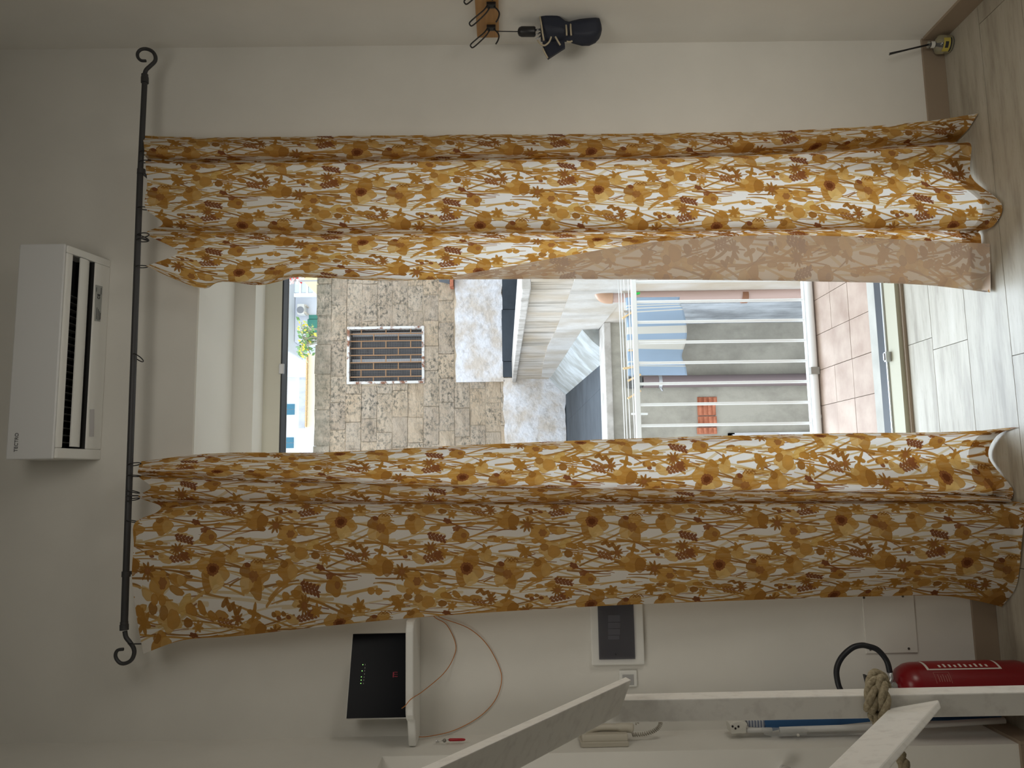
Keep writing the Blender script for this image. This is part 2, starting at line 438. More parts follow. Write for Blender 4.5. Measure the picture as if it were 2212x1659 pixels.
tw.materials.append(m_towel()); to = bpy.data.objects.new('towel', tw); C.objects.link(to)
to.modifiers.new('thickness', 'SOLIDIFY').thickness = .004
tag(to, 'pale blue towel with white stripes drying beyond the railing', 'towel')
WOOD = mat('pine_peg', srgb(226, 196, 150), .7); PGREY = mat('grey_peg', srgb(170, 160, 148), .7); PGRN = mat('green_peg', srgb(30, 190, 70), .5); PWHT = mat('white_peg', srgb(230, 232, 230), .5)
STEEL = mat('peg_spring', (.5, .5, .5, 1), .3, .9)
pegs = [((1343, 631), (1374, 630), PGREY, 'weathered grey clothes peg at the right end of the line'),
        ((1366, 637), (1382, 633), PGRN, 'bright green clothes peg above the towel corner'),
        ((1346, 673), (1372, 673), PGREY, 'weathered grey clothes peg holding the striped towel'),
        ((1344, 688), (1370, 672), WOOD, 'wooden clothes peg leaning over the right half of the towel'),
        ((1357, 757), (1376, 757), WOOD, 'short-looking wooden clothes peg over the middle of the towel'),
        ((1346, 796), (1380, 792), WOOD, 'wooden clothes peg lying level near the towel left corner'),
        ((1356, 823), (1384, 809), WOOD, 'wooden clothes peg just past the left edge of the towel'),
        ((1356, 861), (1384, 844), WOOD, 'tilted wooden clothes peg alone on the bare line'),
        ((1364, 894), (1399, 894), PWHT, 'white plastic clothes peg nearest the left curtain')]
for (p0, p1, ml, lab_) in pegs:
    a, b = PY(*p0, YL - .01), PY(*p1, YL - .01); d = (b - a).normalized(); sd = d.cross(Vector((0, 1, 0))).normalized()
    pg = thing('clothes_peg', lab_, 'clothes peg', (a + b) / 2, 'pegs on the clothes lines')
    for s in (-1, 1):
        c = (a + b) / 2 + Vector((0, s * .005, 0)); MB().obox(c, d * (b - a).length / 2, sd * .0055, Vector((0, .0036, 0)) + d * .0).build('peg_half', ml, pg, bevel=.001)
    c = a.lerp(b, .55); MB().tube([c - sd * .007, c + sd * .007], .004, 8).build('spring', STEEL, pg)

# light well walls
def m_stained(name, base, dark, sc=1.2, streak=(5, 5, .6), amt=.5, bump=.35):
    m = mat(name, base, .9, spec=.15); t = NT(m); f = t.noise(t.pos(), sc, 6, .6); c = t.ramp(f, [(.38, dark), (.6, base)])
    f2 = t.noise(t.pos(streak), 1.6, 5, .65); c = t.mix(t.ramp(f2, [(.52, G(0)), (.72, G(amt))]), c, tuple(x * .5 for x in dark[:3]) + (1,)); t.col(c)
    t.bump(t.noise(t.pos(), 14, 6), bump, .02); return m
GREYW = m_stained('weathered_render', srgb(176, 172, 160), srgb(144, 140, 130), 1.6, (3, 3, 1.5), .35)
BLUEW = m_stained('grey_limewash', srgb(186, 192, 198), srgb(140, 144, 148), 2.2, (5, 5, .5), .5)
def m_lime():
    m = mat('streaked_limewash', srgb(200, 196, 188), .9, spec=.1); t = NT(m); g = t.n('ShaderNodeNewGeometry'); sx = t.n('ShaderNodeSeparateXYZ'); t.l(g.outputs['Position'], sx.inputs[0])
    f = t.noise(t.pos((1, 3.2, .22)), 1.5, 7, .75); s = t.ramp(f, [(.46, G(0)), (.64, G(.95))])
    mr = t.n('ShaderNodeMapRange'); mr.inputs[1].default_value = .95; mr.inputs[2].default_value = 1.35; t.l(sx.outputs[2], mr.inputs[0])
    k = t.n('ShaderNodeMath'); k.operation = 'MULTIPLY'; t.l(s, k.inputs[0]); t.l(mr.outputs[0], k.inputs[1])
    c = t.ramp(t.noise(t.pos(), 2.2, 5), [(.3, srgb(182, 168, 148)), (.65, srgb(202, 196, 188))])
    t.col(t.mix(k.outputs[0], c, srgb(104, 100, 88))); t.bump(t.noise(t.pos(), 7, 6), .25, .02); return m
LIME = m_lime()
COPE = m_stained('pale_coping', srgb(196, 192, 186), srgb(166, 160, 152), 5, (4, 4, 4), .3)
YW = 6.5; zcw = PY(1306, 800, YW).z; xsw = PY(1306, 697, YW).x
cw = thing('courtyard_wall', 'low grey rendered wall across the light well below the stone house', 'wall', (-.5, YW, -4), kind='structure')
MB().box((-4, YW, -4), (xsw + .05, YW + .3, zcw - .06)).build('wall_face', GREYW, cw)
MB().box((-4, YW - .035, zcw - .06), (xsw, YW + .32, zcw)).build('coping', COPE, cw, bevel=.01)
TERR = m_stained('terracotta', srgb(196, 128, 100), srgb(160, 98, 74), 9, (9, 9, 9), .5)
for (y0, y1) in ((857, 872), (873, 898), (899, 922), (923, 938)):
    a, b = PY(1506 + random.uniform(-2, 2), y0, YW), PY(1548 + random.uniform(-2, 2), y1, YW); dpt = random.uniform(.004, .018)
    br = MB().box((b.x + .003, YW - dpt, b.z), (a.x - .003, YW + .02, a.z))
    for q in range(4):
        z = b.z + (a.z - b.z) * (q + .5) / 4; br.box((b.x + .006, YW - dpt - .010, z - .012), (a.x - .006, YW - dpt, z + .012))
    br.build('brick', TERR, cw, bevel=.003)
sw = thing('side_wall', 'streaked whitewashed parapet wall running back to the stone house', 'wall', (xsw, 9, -4), kind='structure')
xs0, xs1 = xsw, PY(1150, 819, 12).x; zcp = PY(1118, 700, 7.2).z
zcp = (PY(1106, 813, 12).z + PX(1123, 640, 0, xs0 - .03).z) / 2
ys0 = YL + .34
def SW(Y): return xs0 + (xs1 - xs0) * (Y - YW) / (12 - YW)
def wedge(mb, Ya, Yb, w0, w1, z0, z1): mb.hexa([(SW(Ya) + w0, Ya, z0), (SW(Ya) + w1, Ya, z0), (SW(Yb) + w1, Yb, z0), (SW(Yb) + w0, Yb, z0), (SW(Ya) + w0, Ya, z1), (SW(Ya) + w1, Ya, z1), (SW(Yb) + w1, Yb, z1), (SW(Yb) + w0, Yb, z1)])
zrf = PY(1222, 870, 12).z
mb = MB(); wedge(mb, YW, 12, 0, .3, zrf - .3, zcp - .06); mb.build('wall_face', LIME, sw)
mb = MB(); wedge(mb, ys0, YW, 0, .3, -4, zcp - .06); mb.build('well_face', LIME, sw)
mb = MB(); wedge(mb, YW - .95, YW, -.02, .1, -4, .45); mb.build('lower_render', BLUEW, sw)
mb = MB()
ns = 18
for k in range(ns):
    Ya, Yb = ys0 + (12 - ys0) * k / ns, ys0 + (12 - ys0) * (k + 1) / ns - .01
    mb = MB(); wedge(mb, Ya, Yb, -.05, .34, zcp - .06, zcp); mb.build('coping_stone', COPE, sw, bevel=.008)
nsw = Vector((1, -(xs1 - xs0) / (12 - YW), 0)).normalized()
ly = [PN(x, y, (xs0, YW, 0), nsw) for x, y in ((1247, 585), (1231, 633), (1201, 712), (1183, 747), (1172, 790), (1170, 812))]
ly += [Vector((SW(Y), Y, zrf + .1)) for Y in (11.9, 9, 7, YW + .3)] + [Vector((SW(ly[0].y), ly[0].y, zrf + .1))]
MB().loft([[p - nsw * .012 for p in ly], [p + nsw * .02 for p in ly]]).build('lower_plaster', m_stained('newer_lime', srgb(202, 200, 196), srgb(182, 174, 162), 1.6, (1, 2.5, .4), .45), sw)
fil = MB(); P0 = []
for Y in (YW + .3, 8.5, 10.5, 12): P0.append([Vector((SW(Y), Y, zrf - .02)), Vector((SW(Y) - .26, Y, zrf)), Vector((SW(Y) - .12, Y, zrf + .16)), Vector((SW(Y), Y, zrf + .26))])
fil.loft(P0); fil.build('base_fillet', m_stained('white_waterproofing', srgb(188, 194, 196), srgb(158, 160, 156), 3, (2, 2, 2), .3), sw, smooth=True)
def m_felt():
    m = mat('slate_grey_membrane', srgb(62, 68, 74), .75, spec=.3); t = NT(m); t.col(t.ramp(t.noise(t.pos(), 3, 5), [(.3, srgb(54, 60, 66)), (.7, srgb(70, 77, 84))])); return m
FELT = m_felt()
rf = thing('flat_roof', 'dark grey membrane flat roof between coping and stone house', 'roof', (-1, 9.2, zrf - .2), kind='structure')
xk = -4.0
while xk < xs1:
    MB().box((xk, YW + .3, zrf - .2), (min(xk + .98, xs1 + .1), 12, zrf + random.uniform(-.004, .004))).build('membrane_sheet', FELT, rf); xk += .98
MB().box((-4, 11.97, zrf), (xs1 - .02, 12, zrf + .14)).build('upstand', FELT, rf)
rf2 = thing('upper_roof', 'dark membrane roof of the right-hand house behind its parapet', 'roof', (3, 9, zcp - .5), kind='structure')
za_, zb__ = PY(1083, 610, 11.9).z, PY(1088, 815, 11.9).z
MB().box((SW(9) + .3, 5.0, zcp - .5), (5.2, 12, zcp - .1)).build('membrane_sheet', FELT, rf2)
edges = [PY(1090, 815, 11.95).x, PY(1090, 781, 11.95).x, PY(1090, 669, 11.95).x, PY(1090, 560, 11.95).x, 5.2]
for a, b in zip(edges[:-1], edges[1:]):
    MB().box((a + .004, 11.94 - random.uniform(0, .012), zcp - .12), (b - .004, 12, (za_ + zb__) / 2 + random.uniform(-.01, .01))).build('upstand_sheet', FELT, rf2)

# drain pipes
PINK = mat('pinkish_pipe', srgb(186, 160, 150), .45); MAUVE = mat('mauve_pipe', srgb(126, 112, 112), .5); TANP = mat('tan_elbow', srgb(190, 152, 124), .45); RUST = mat('rusty_clamp', srgb(140, 98, 74), .8)
YP = 5.2; pt = PY(1330, 640, YP); pb = PY(1742, 642, YP)
dp_ = thing('drainpipe', 'pinkish drainpipe with tan elbow on the right side wall', 'drainpipe', (pt.x, YP, -4))
rP = .044
ez = PY(1299, 640, YP).z
MB().tube([(pt.x, YP, ez - .06), (pt.x + .02, YP, -4)], rP, 18).build('pipe', PINK, dp_, smooth=True)
el = smooth_path([(pt.x, YP, ez - .075), (pt.x, YP, ez - .045), (pt.x + .006, YP, ez - .02), (pt.x + .022, YP, ez - .004), (pt.x + .05, YP, ez), (pt.x + .09, YP, ez)], 5)
MB().tube(el, rP + .007, 18).build('elbow', TANP, dp_, smooth='all')
MB().tube([(pt.x + .085, YP, ez), (SW(YP) + .02, YP, ez)], rP, 18).build('inlet', PINK, dp_, smooth=True)
q = PY(1607, 640, YP); MB().tube([(q.x, YP, q.z - .02), (q.x, YP, q.z + .02)], rP + .005, 18).tube([(q.x + .03, YP, q.z), (SW(YP) + .02, YP + .02, q.z)], .008, 6).build('clamp', RUST, dp_, smooth=True)
YP2 = YW - .07; p2 = PY(1388, 825, YP2)
d2 = thing('drainpipe', 'mauve drainpipe running down the grey courtyard wall', 'drainpipe', (p2.x, YP2, -4))
MB().tube([(p2.x, YP2, p2.z), (p2.x, YP2, -4)], .052, 18).build('pipe', MAUVE, d2, smooth=True)
a, b = PY(1357, 838, YP2), PY(1386, 814, YP2); MB().box((a.x, YP2 - .05, b.z), (b.x, YW, a.z)).build('hopper', mat('dark_hopper', srgb(92, 92, 90), .8), d2, bevel=.01)
q = PY(1425, 825, YP2); MB().tube([(q.x, YP2, q.z - .014), (q.x, YP2, q.z + .014)], .057, 18).tube([(q.x - .04, YP2, q.z), (q.x - .08, YP2 - .01, q.z - .02)], .01, 6).build('clamp', ALU, d2, smooth=True)
# window low in the courtyard wall
a, b = PY(1572, 936, YW), PY(1760, 1010, YW)
cwn = thing('courtyard_window', 'grey aluminium window low in the courtyard wall by left curtain', 'window', (b.x, YW, b.z), kind='thing')
PANE = mat('dark_pane', (.10, .13, .14, 1), .08)
MB().box((b.x, YW - .03, a.z - .05), (a.x, YW + .02, a.z)).build('window_head', ALU, cwn); MB().box((a.x - .03, YW - .03, b.z), (a.x, YW + .02, a.z)).build('window_jamb', ALU, cwn)
MB().box((b.x, YW - .012, b.z), (a.x - .03, YW - .004, a.z - .05)).build('pane', PANE, cwn)
MB().box((a.x - .06, YW - .05, b.z), (a.x - .045, YW + .0, a.z - .36)).build('sash_bar', mat('pale_sash', srgb(190, 200, 196), .4), cwn)
MB().box((a.x - .09, YW - .07, a.z - .42), (a.x - .012, YW - .02, a.z - .02)).build('roller_box', ALU, cwn, bevel=.004)

# stone house
def m_stone():
    m = mat('rough_tufa', srgb(222, 204, 178), .95, spec=.1); t = NT(m); oi = t.n('ShaderNodeObjectInfo')
    f = t.noise(t.pos((1, 1, 1.6)), 3.0, 8, .72); c = t.ramp(f, [(.28, srgb(160, 152, 140)), (.40, srgb(240, 219, 192)), (.60, srgb(252, 234, 210)), (.75, srgb(248, 220, 188))])
    f2 = t.noise(t.pos((1, 1, 1.4)), 15, 7, .75); pm = t.ramp(t.noise(t.pos((1, 1, 1.3)), 1.9, 4), [(.40, G(.15)), (.58, G(1))]); c = t.mix(t.mix(1.0, t.ramp(f2, [(.40, G(1)), (.52, G(0))]), pm, 'MULTIPLY'), c, srgb(146, 138, 124))
    c = t.mix(1.0, c, t.ramp(oi.outputs['Random'], [(0, (.90, .88, .87, 1)), (.5, G(1)), (1, (1.04, .99, .92, 1))]), 'MULTIPLY')
    # old green-grey weathering on the uppermost courses of the house
    g = t.n('ShaderNodeNewGeometry'); sx = t.n('ShaderNodeSeparateXYZ'); t.l(g.outputs['Position'], sx.inputs[0])
    ns_ = t.noise(t.pos((6, 6, 1)), 1.5, 5); ad = t.n('ShaderNodeMath'); ad.operation = 'MULTIPLY_ADD'; t.l(ns_, ad.inputs[0]); ad.inputs[1].default_value = .9; t.l(sx.outputs[2], ad.inputs[2])
    mr = t.n('ShaderNodeMapRange'); mr.inputs[1].default_value = 4.75; mr.inputs[2].default_value = 5.15; mr.inputs[4].default_value = .6; t.l(ad.outputs[0], mr.inputs[0])
    c = t.mix(mr.outputs[0], c, srgb(132, 132, 114)); t.col(c)
    h = t.noise(t.pos((1, 1, 1.5)), 11, 9, .75); t.bump(h, 1.0, .14); return m
STONE = m_stone(); MORT = m_plaster('lime_mortar', srgb(206, 190, 166), .15, .4, 8)
PATCH = m_stained('pale_render_patch', srgb(222, 222, 224), srgb(204, 194, 182), 3.5, (6, 6, 6), .5, 1.0)
YS = 12.0; ztp = PY(681, 800, YS).z
hs = thing('stone_house', 'old house wall of rough tufa blocks with a rusty grated window', 'building', (1.5, YS, -4))
wx0, wx1 = PY(840, 829, YS).x, PY(840, 705.5, YS).x; wz0, wz1 = PY(917, 770, YS).z, PY(750, 770, YS).z
core = MB()
core.box((-3, YS + .02, -4), (wx0, YS + 1, ztp - .03)).box((wx1, YS + .02, -4), (6.5, YS + 1, ztp - .03)).box((wx0, YS + .02, -4), (wx1, YS + 1, wz0)).box((wx0, YS + .02, wz1), (wx1, YS + 1, ztp - .03))
core.build('wall_core', MORT, hs)
nc = 17; ch = (ztp - zrf) / 16.2
# plaster patches cover the blocks behind them
pA = (PY(1000, 826, YS).x, PY(1000, 560, YS).x, PY(1086, 700, YS).z, PY(984, 700, YS).z)
pB = (PY(1100, 1010, YS).x, PY(1100, 817, YS).x, PY(1222, 880, YS).z, PY(1088, 880, YS).z)
def block(x0, x1, z0, z1):
    nx_ = max(2, int((x1 - x0) / .16)); nz_ = 2; V = []; F = []
    off = random.uniform(-.012, .014)
    for j in range(nz_ + 1):
        for i in range(nx_ + 1):
            e = i in (0, nx_) or j in (0, nz_)
            V.append((x0 + (x1 - x0) * i / nx_ + (random.uniform(-.006, .006)), YS - off - (0 if e else .018 + random.uniform(-.012, .014)), z0 + (z1 - z0) * j / nz_ + random.uniform(-.006, .006)))
    n = len(V); W_ = nx_ + 1
    for j in range(nz_):
        for i in range(nx_): a = j * W_ + i; F.append((a, a + 1, a + W_ + 1, a + W_))
    B_ = [(x0, YS + .03, z0), (x1, YS + .03, z0), (x1, YS + .03, z1), (x0, YS + .03, z1)]
    V += B_; bt = list(range(W_)); tp_ = list(range(nz_ * W_, n))
    F += [tuple(bt[::-1]) + (n, n + 1), tuple(tp_) + (n + 2, n + 3), tuple(j * W_ for j in range(nz_ + 1)) + (n + 3, n), tuple((j * W_ + nx_) for j in range(nz_, -1, -1)) + (n + 1, n + 2)]
    m_ = MB(); m_.add(V, F); return m_
nb_ = 0
for r in range(nc):
    z1 = ztp - ch * r; z0 = z1 - ch
    if z1 < zrf - .1: break
    x = -1.2 - random.uniform(0, .4)
    while x < 4.6:
        L = random.uniform(.36, .62); x1 = x + L
        segs = [(x, x1)]
        if z0 < wz1 - .02 and z1 > wz0 + .02:
            o2 = []
            for a, b in segs:
                if b <= wx0 or a >= wx1: o2.append((a, b))
                else:
                    if a < wx0 - .05: o2.append((a, wx0))
                    if b > wx1 + .05: o2.append((wx1, b))
            segs = o2
        for a, b in segs:
            hid = any(a > P_[0] and b < P_[1] and z0 > P_[2] - .03 and z1 < P_[3] + .03 for P_ in (pA, pB))
            if hid or (b > xs1 + .1 and z1 < zcp - .05): continue
            jt = .004
            block(a + jt, b - jt, z0 + jt, z1 - jt + (random.uniform(-.02, .015) if r == 0 else 0)).build('stone', STONE, hs); nb_ += 1
        x = x1
for P_ in (pA, pB):
    n_ = 14; V = []
    top = [(P_[0] + (P_[1] - P_[0]) * i / n_, P_[3] + random.uniform(-.02, .02)) for i in range(n_ + 1)]
    bot = [(P_[1] - (P_[1] - P_[0]) * i / n_, P_[2] + random.uniform(-.02, .02)) for i in range(n_ + 1)]
    lp = top + bot
    MB().loft([[(a, YS - .045, b) for a, b in lp], [(a, YS + .02, b) for a, b in lp]]).build('render_patch', PATCH, hs)
# window of the stone house
def m_rustwhite():
    m = mat('chipped_white_paint', srgb(206, 206, 200), .6); t = NT(m); f = t.noise(t.pos(), 9, 6, .7); t.col(t.ramp(f, [(.42, srgb(126, 82, 56)), (.5, srgb(210, 208, 202))])); return m
RW = m_rustwhite(); RB = mat('rusty_bar', srgb(150, 116, 84), .8)
wn = MB(); fw_ = .04
for bb in (((wx0, YS - .03, wz0 + fw_), (wx0 + fw_, YS + .1, wz1 - fw_)), ((wx1 - fw_, YS - .03, wz0 + fw_), (wx1, YS + .1, wz1 - fw_)), ((wx0, YS - .03, wz0), (wx1, YS + .1, wz0 + fw_)), ((wx0, YS - .03, wz1 - fw_), (wx1, YS + .1, wz1))): wn.box(*bb)
wo = wn.build('window', RW, hs)
MB().box((wx0, YS + .3, wz0), (wx1, YS + .32, wz1)).build('pane', mat('dim_glass', (.035, .038, .045, 1), .2), wo)
for f0, f1 in ((.06, .125), (.53, .60)):
    xx1, xx0 = wx1 - (wx1 - wx0) * f0, wx1 - (wx1 - wx0) * f1
    MB().box((xx0, YS + .2, wz0 + fw_), (xx1, YS + .24, wz1 - fw_)).build('sash_bar', mat('pale_sash_bar', (.62, .63, .65, 1), .5) if 'pale_sash_bar' not in bpy.data.materials else bpy.data.materials['pale_sash_bar'], wo)
bars = [wx0 + (wx1 - wx0) * k / 8 for k in range(1, 8)]
for x in bars: MB().box((x - .008, YS + .0, wz0 + fw_), (x + .008, YS + .016, wz1 - fw_)).build('bar', RB, wo)
ed = [wx0 + fw_] + bars + [wx1 - fw_]
for k in range(8):
    for f in ((.18, .5, .82) if k % 2 else (.34, .66)):
        z = wz0 + (wz1 - wz0) * f; MB().box((ed[k], YS + .002, z - .008), (ed[k + 1], YS + .014, z + .008)).build('cross_bar', RB, wo)
ms = MB(); WIRE = mat('fine_wire', (.22, .2, .18, 1), .6)
for k in range(1, 34): x = wx0 + (wx1 - wx0) * k / 34; ms.box((x - .0016, YS + .05, wz0), (x + .0016, YS + .053, wz1))
for k in range(1, 46): z = wz0 + (wz1 - wz0) * k / 46; ms.box((wx0, YS + .05, z - .0016), (wx1, YS + .053, z + .0016))
ms.build('wire_mesh', WIRE, wo, kind='stuff')
q = PY(968, 606, YS)
spt = thing('roof_spout', 'dark slate-covered bracket with terracotta ledge on stone wall', 'bracket', (q.x, YS, PY(978, 606, YS).z))
a, b = PY(947, 614, YS - .12), PY(974, 585, YS - .12)
MB().hexa([(a.x + .05, YS - .16, b.z + .02), (b.x, YS - .16, b.z + .02), (b.x, YS, b.z + .02), (a.x + .02, YS, b.z + .02), (a.x + .12, YS - .1, a.z), (b.x, YS - .1, a.z), (b.x, YS, a.z), (a.x + .06, YS, a.z)]).build('slate', mat('dark_slate', srgb(96, 102, 108), .7), spt, bevel=.01)
a, b = PY(972, 620, YS - .16), PY(979, 585, YS - .16); MB().box((a.x, YS - .2, b.z), (b.x, YS, a.z)).build('ledge', TERR, spt)
# far houses
WH = m_stained('white_house_paint', srgb(238, 242, 246), srgb(226, 230, 234), .15, (.4, .4, .1), .05, .1)
YF2 = 40.0
h1 = thing('white_house', 'distant white house with three blue-shuttered windows', 'building', (0, YF2, -4))
xh = PY(650, 690, YF2).x
BLUS = mat('blue_shutter', srgb(64, 122, 146), .5); 
MB().box((-14, YF2, -4), (PY(650, 782, YF2).x, YF2 + 6, 19)).build('wall', WH, h1)
for (y0, y1, xb_) in ((793, 815, 637), (873, 896, 637), (945, 968, 635), (1020, 1042, 634)):
    a, b = PY(xb_, y1, YF2), PY(xb_, y0, YF2); zz = a.z; ht = 1.35
    wf = MB().box((a.x - .05, YF2 - .05, zz - .06), (b.x + .05, YF2 + .05, zz + ht)).build('window', WH, h1)
    mx_ = (a.x + b.x) / 2
    for s0, s1 in ((a.x, mx_ - .012), (mx_ + .012, b.x)): MB().box((s0, YF2 - .1, zz), (s1, YF2 - .05, zz + ht - .05)).build('shutter', BLUS, wf)
a, b = PY(667, 983, YF2 - 3), PY(640, 815, YF2 - 3)
MB().box((PY(660, 925, YF2).x, YF2 - .06, PY(659, 900, YF2).z), (PY(660, 815, YF2).x, YF2, PY(646, 900, YF2).z)).build('rendered_panel', m_stained('grey_smudge', srgb(222, 226, 232), srgb(186, 190, 198), .5, (1, 1, .3), .4), h1)
# cream terrace wall with pantile edge
YT = 26.0
c1 = thing('cream_terrace', 'distant cream terrace wall with a row of small roof tiles', 'wall', (3, YT, 8))
xa, xb2 = PY(670, 923, YT).x, PY(670, 765, YT).x; z0_, z1_ = PY(684, 850, YT).z, PY(661, 850, YT).z
MB().box((-1, 18.7, -4), (9, YT, 6.3)).build('terrace_slab', CONC, c1)
MB().box((xa, YT, -4), (xb2, YT + .4, z1_ - .05)).build('wall', mat('cream_render', srgb(240, 230, 204), .9), c1)
nt = 14
for k in range(nt):
    x0 = xa + (xb2 - xa) * k / nt; x1 = xa + (xb2 - xa) * (k + 1) / nt
    MB().hexa([(x0 + .012, YT - .16, z1_ - .06), (x1 - .012, YT - .16, z1_ - .06), (x1 - .012, YT + .42, z1_ + .0), (x0 + .012, YT + .42, z1_ + .0), (x0 + .012, YT - .16, z1_ - .02), (x1 - .012, YT - .16, z1_ - .02), (x1 - .012, YT + .42, z1_ + .05), (x0 + .012, YT + .42, z1_ + .05)]).build('roof_tile', mat('ochre_pantile', srgb(214, 184, 138), .9) if 'ochre_pantile' not in bpy.data.materials else bpy.data.materials['ochre_pantile'], c1)
# right-hand far house with canopy, glass rail, outdoor unit, green shutters
YH = 34.0
h2 = thing('pale_house', 'distant pale bluish house with green shutters and glass balcony', 'building', (8, YH, -4))
xl2 = PY(650, 738, YH).x
MB().box((xl2, YH, -4), (20, YH + 5, PY(637, 700, YH).z)).build('wall', mat('pale_blue_render', srgb(222, 228, 240), .9), h2)
MB().box((xl2 - .6, YH - 1.4, PY(636, 700, YH).z), (20, YH + 5, 19)).build('upper_storey', WH, h2, bevel=.05)
MB().box((PY(640, 782, YH).x, YH + 1.5, -4), (xl2, YH + 5, 19)).build('side_wing', WH, h2)
zb_a, zb_b = PY(643, 625, YH - 1.2).z, PY(681, 625, YH - 1.2).z
GLZ = mat('greenish_glass', srgb(196, 214, 220), .1)
bx_ = [PY(660, y, YH - 1.2).x for y in (635, 596)]
zz0, zz1 = PY(681, 615, YH - 1.2).z, PY(636, 615, YH - 1.2).z
xg0, xg1 = PY(655, 629, YH - 1.2).x, PY(655, 560, YH - 1.2).x
MB().box((xg0 - .25, YH - 1.25, zz0 - .1), (xg0 - .1, YH - 1.1, zz1)).build('balcony_post', WH, h2)
n_g = 3
for k in range(n_g):
    za, zb3 = zz0 + (zz1 - zz0) * k / n_g, zz0 + (zz1 - zz0) * (k + 1) / n_g
    gp = MB().box((xg0 - .1, YH - 1.22, za), (xg1, YH - 1.12, za + .09)).build('balcony_rail', WH, h2)
    MB().box((xg0 - .05, YH - 1.19, za + .1), (xg1, YH - 1.16, zb3 - .02)).build('pane', GLZ, gp)
GRS = mat('green_shutter', srgb(60, 132, 120), .5)
for (x0, y0, x1, y1) in ((668, 681, 681, 691), (665, 690, 681, 708), (668, 708, 682, 726)):
    a, b = PY(x0, y1, YH), PY(x1, y0, YH); MB().box((a.x, YH - .08, b.z - .8), (b.x, YH, a.z)).build('shutter', GRS, h2)
YAC = YH - .5
oc_ = thing('outdoor_unit', 'white air conditioner outdoor unit on the distant pale house', 'outdoor unit', PY(657, 667, YAC))
a, b = PY(641, 678.5, YAC), PY(657.5, 656, YAC)
MB().box((a.x, YAC, b.z), (b.x, YAC + .4, a.z)).build('casing', WHITE_PL, oc_, bevel=.03)
c_ = PY(649, 669.5, YAC); MB().tube([c_ + Vector((0, -.03, 0)), c_ + Vector((0, .01, 0))], .155, 20).build('fan_grille', mat('grey_fan', srgb(140, 144, 152), .6), oc_)
for y in (659, 675): q = PY(660, y, YAC); MB().box((q.x - .03, YAC, q.z - .03), (q.x + .03, YAC + .5, b.z)).build('bracket', mat('beige_bracket', srgb(206, 196, 184), .6) if 'beige_bracket' not in bpy.data.materials else bpy.data.materials['beige_bracket'], oc_)
# shrub with yellow flowers
YV = 20.0
sh_ = thing('flowering_shrub', 'green shrub with small yellow flowers above the stone wall', 'shrub', PY(684, 720, YV))
stm = MB(); fol = MB(); flo = MB()
def leafq(mb, c, s):
    d = Vector((random.uniform(-1, 1), random.uniform(-1, 1), random.uniform(-1, 1))).normalized(); u = d.orthogonal().normalized() * s; v = d.cross(u).normalized() * s * .5
    mb.add([c - u, c - v, c + u, c + v], [(0, 1, 2, 3)])
base = PY(690, 722, YV)
for k in range(24):
    e = PY(random.uniform(650, 676), random.uniform(696, 772), YV + random.uniform(-.5, .5))
    md = base.lerp(e, .5) + Vector((random.uniform(-.15, .15), 0, .15)); P_ = smooth_path([base + Vector((random.uniform(-.3, .3), 0, -.5)), md, e], 4); stm.tube(P_, .012, 4)
    for q_ in range(6):
        t = random.choice(P_[3:]) if len(P_) > 4 else e; leafq(fol, Vector(t) + Vector((random.uniform(-.14, .14), random.uniform(-.1, .1), random.uniform(-.12, .12))), random.uniform(.05, .09))
    for q_ in range(2): leafq(flo, e + Vector((random.uniform(-.14, .14), random.uniform(-.1, .05), random.uniform(-.1, .1))), random.uniform(.05, .075))
stm.build('stems', mat('grey_stem', srgb(160, 156, 140), .8), sh_, kind='stuff'); fol.build('foliage', mat('fresh_leaf', srgb(120, 160, 100), .7), sh_, kind='stuff'); flo.build('blossoms', mat('yellow_petal', srgb(240, 222, 90), .7), sh_, kind='stuff')
YR2 = 22.0
fb_ = thing('red_bunting', 'tangle of red and white cloth at far top right outside', 'bunting', PY(640, 600, YR2))
_q = PY(640, 606, YR2); MB().tube([(_q.x, YR2 + .05, 6.3), (_q.x, YR2 + .05, PY(630, 606, YR2).z)], .03, 8).build('pole', mat('grey_pole', (.4, .4, .4, 1)), fb_)
rdm = mat('red_cloth', srgb(214, 70, 70), .8); wtm = mat('pale_cloth', srgb(226, 200, 196), .8); brn = mat('brown_twig', srgb(130, 96, 84), .8)
for k in range(16):
    c_ = PY(random.uniform(621, 655), random.uniform(594, 612), YR2 + random.uniform(-.3, .3)); mb = MB()
    dd_ = Vector((random.uniform(-1, 1), 0, random.uniform(-1, 1))).normalized(); ss = dd_.cross(Vector((0, 1, 0)))
    mb.obox(c_, dd_ * random.uniform(.06, .14), Vector((0, .01, 0)), ss * random.uniform(.02, .04)); mb.build('cloth_strip', [rdm, wtm, brn][k % 3], fb_)
a, b = PY(662, 612, YR2), PY(682, 560, YR2)
yl = thing('yellow_house', 'sliver of a distant yellow wall beside the right curtain', 'building', (b.x, YR2 + 1, 0)); MB().box((PY(660, 604, YR2 + 1).x, YR2 + 1, -2), (20, YR2 + 3, PY(652, 604, YR2 + 1).z)).build('wall', mat('soft_yellow', srgb(246, 226, 170), .9), yl)
MB().box((-20, 3.3, -4.3), (25, 60, -4)).build('ground', CONC, kind='structure')

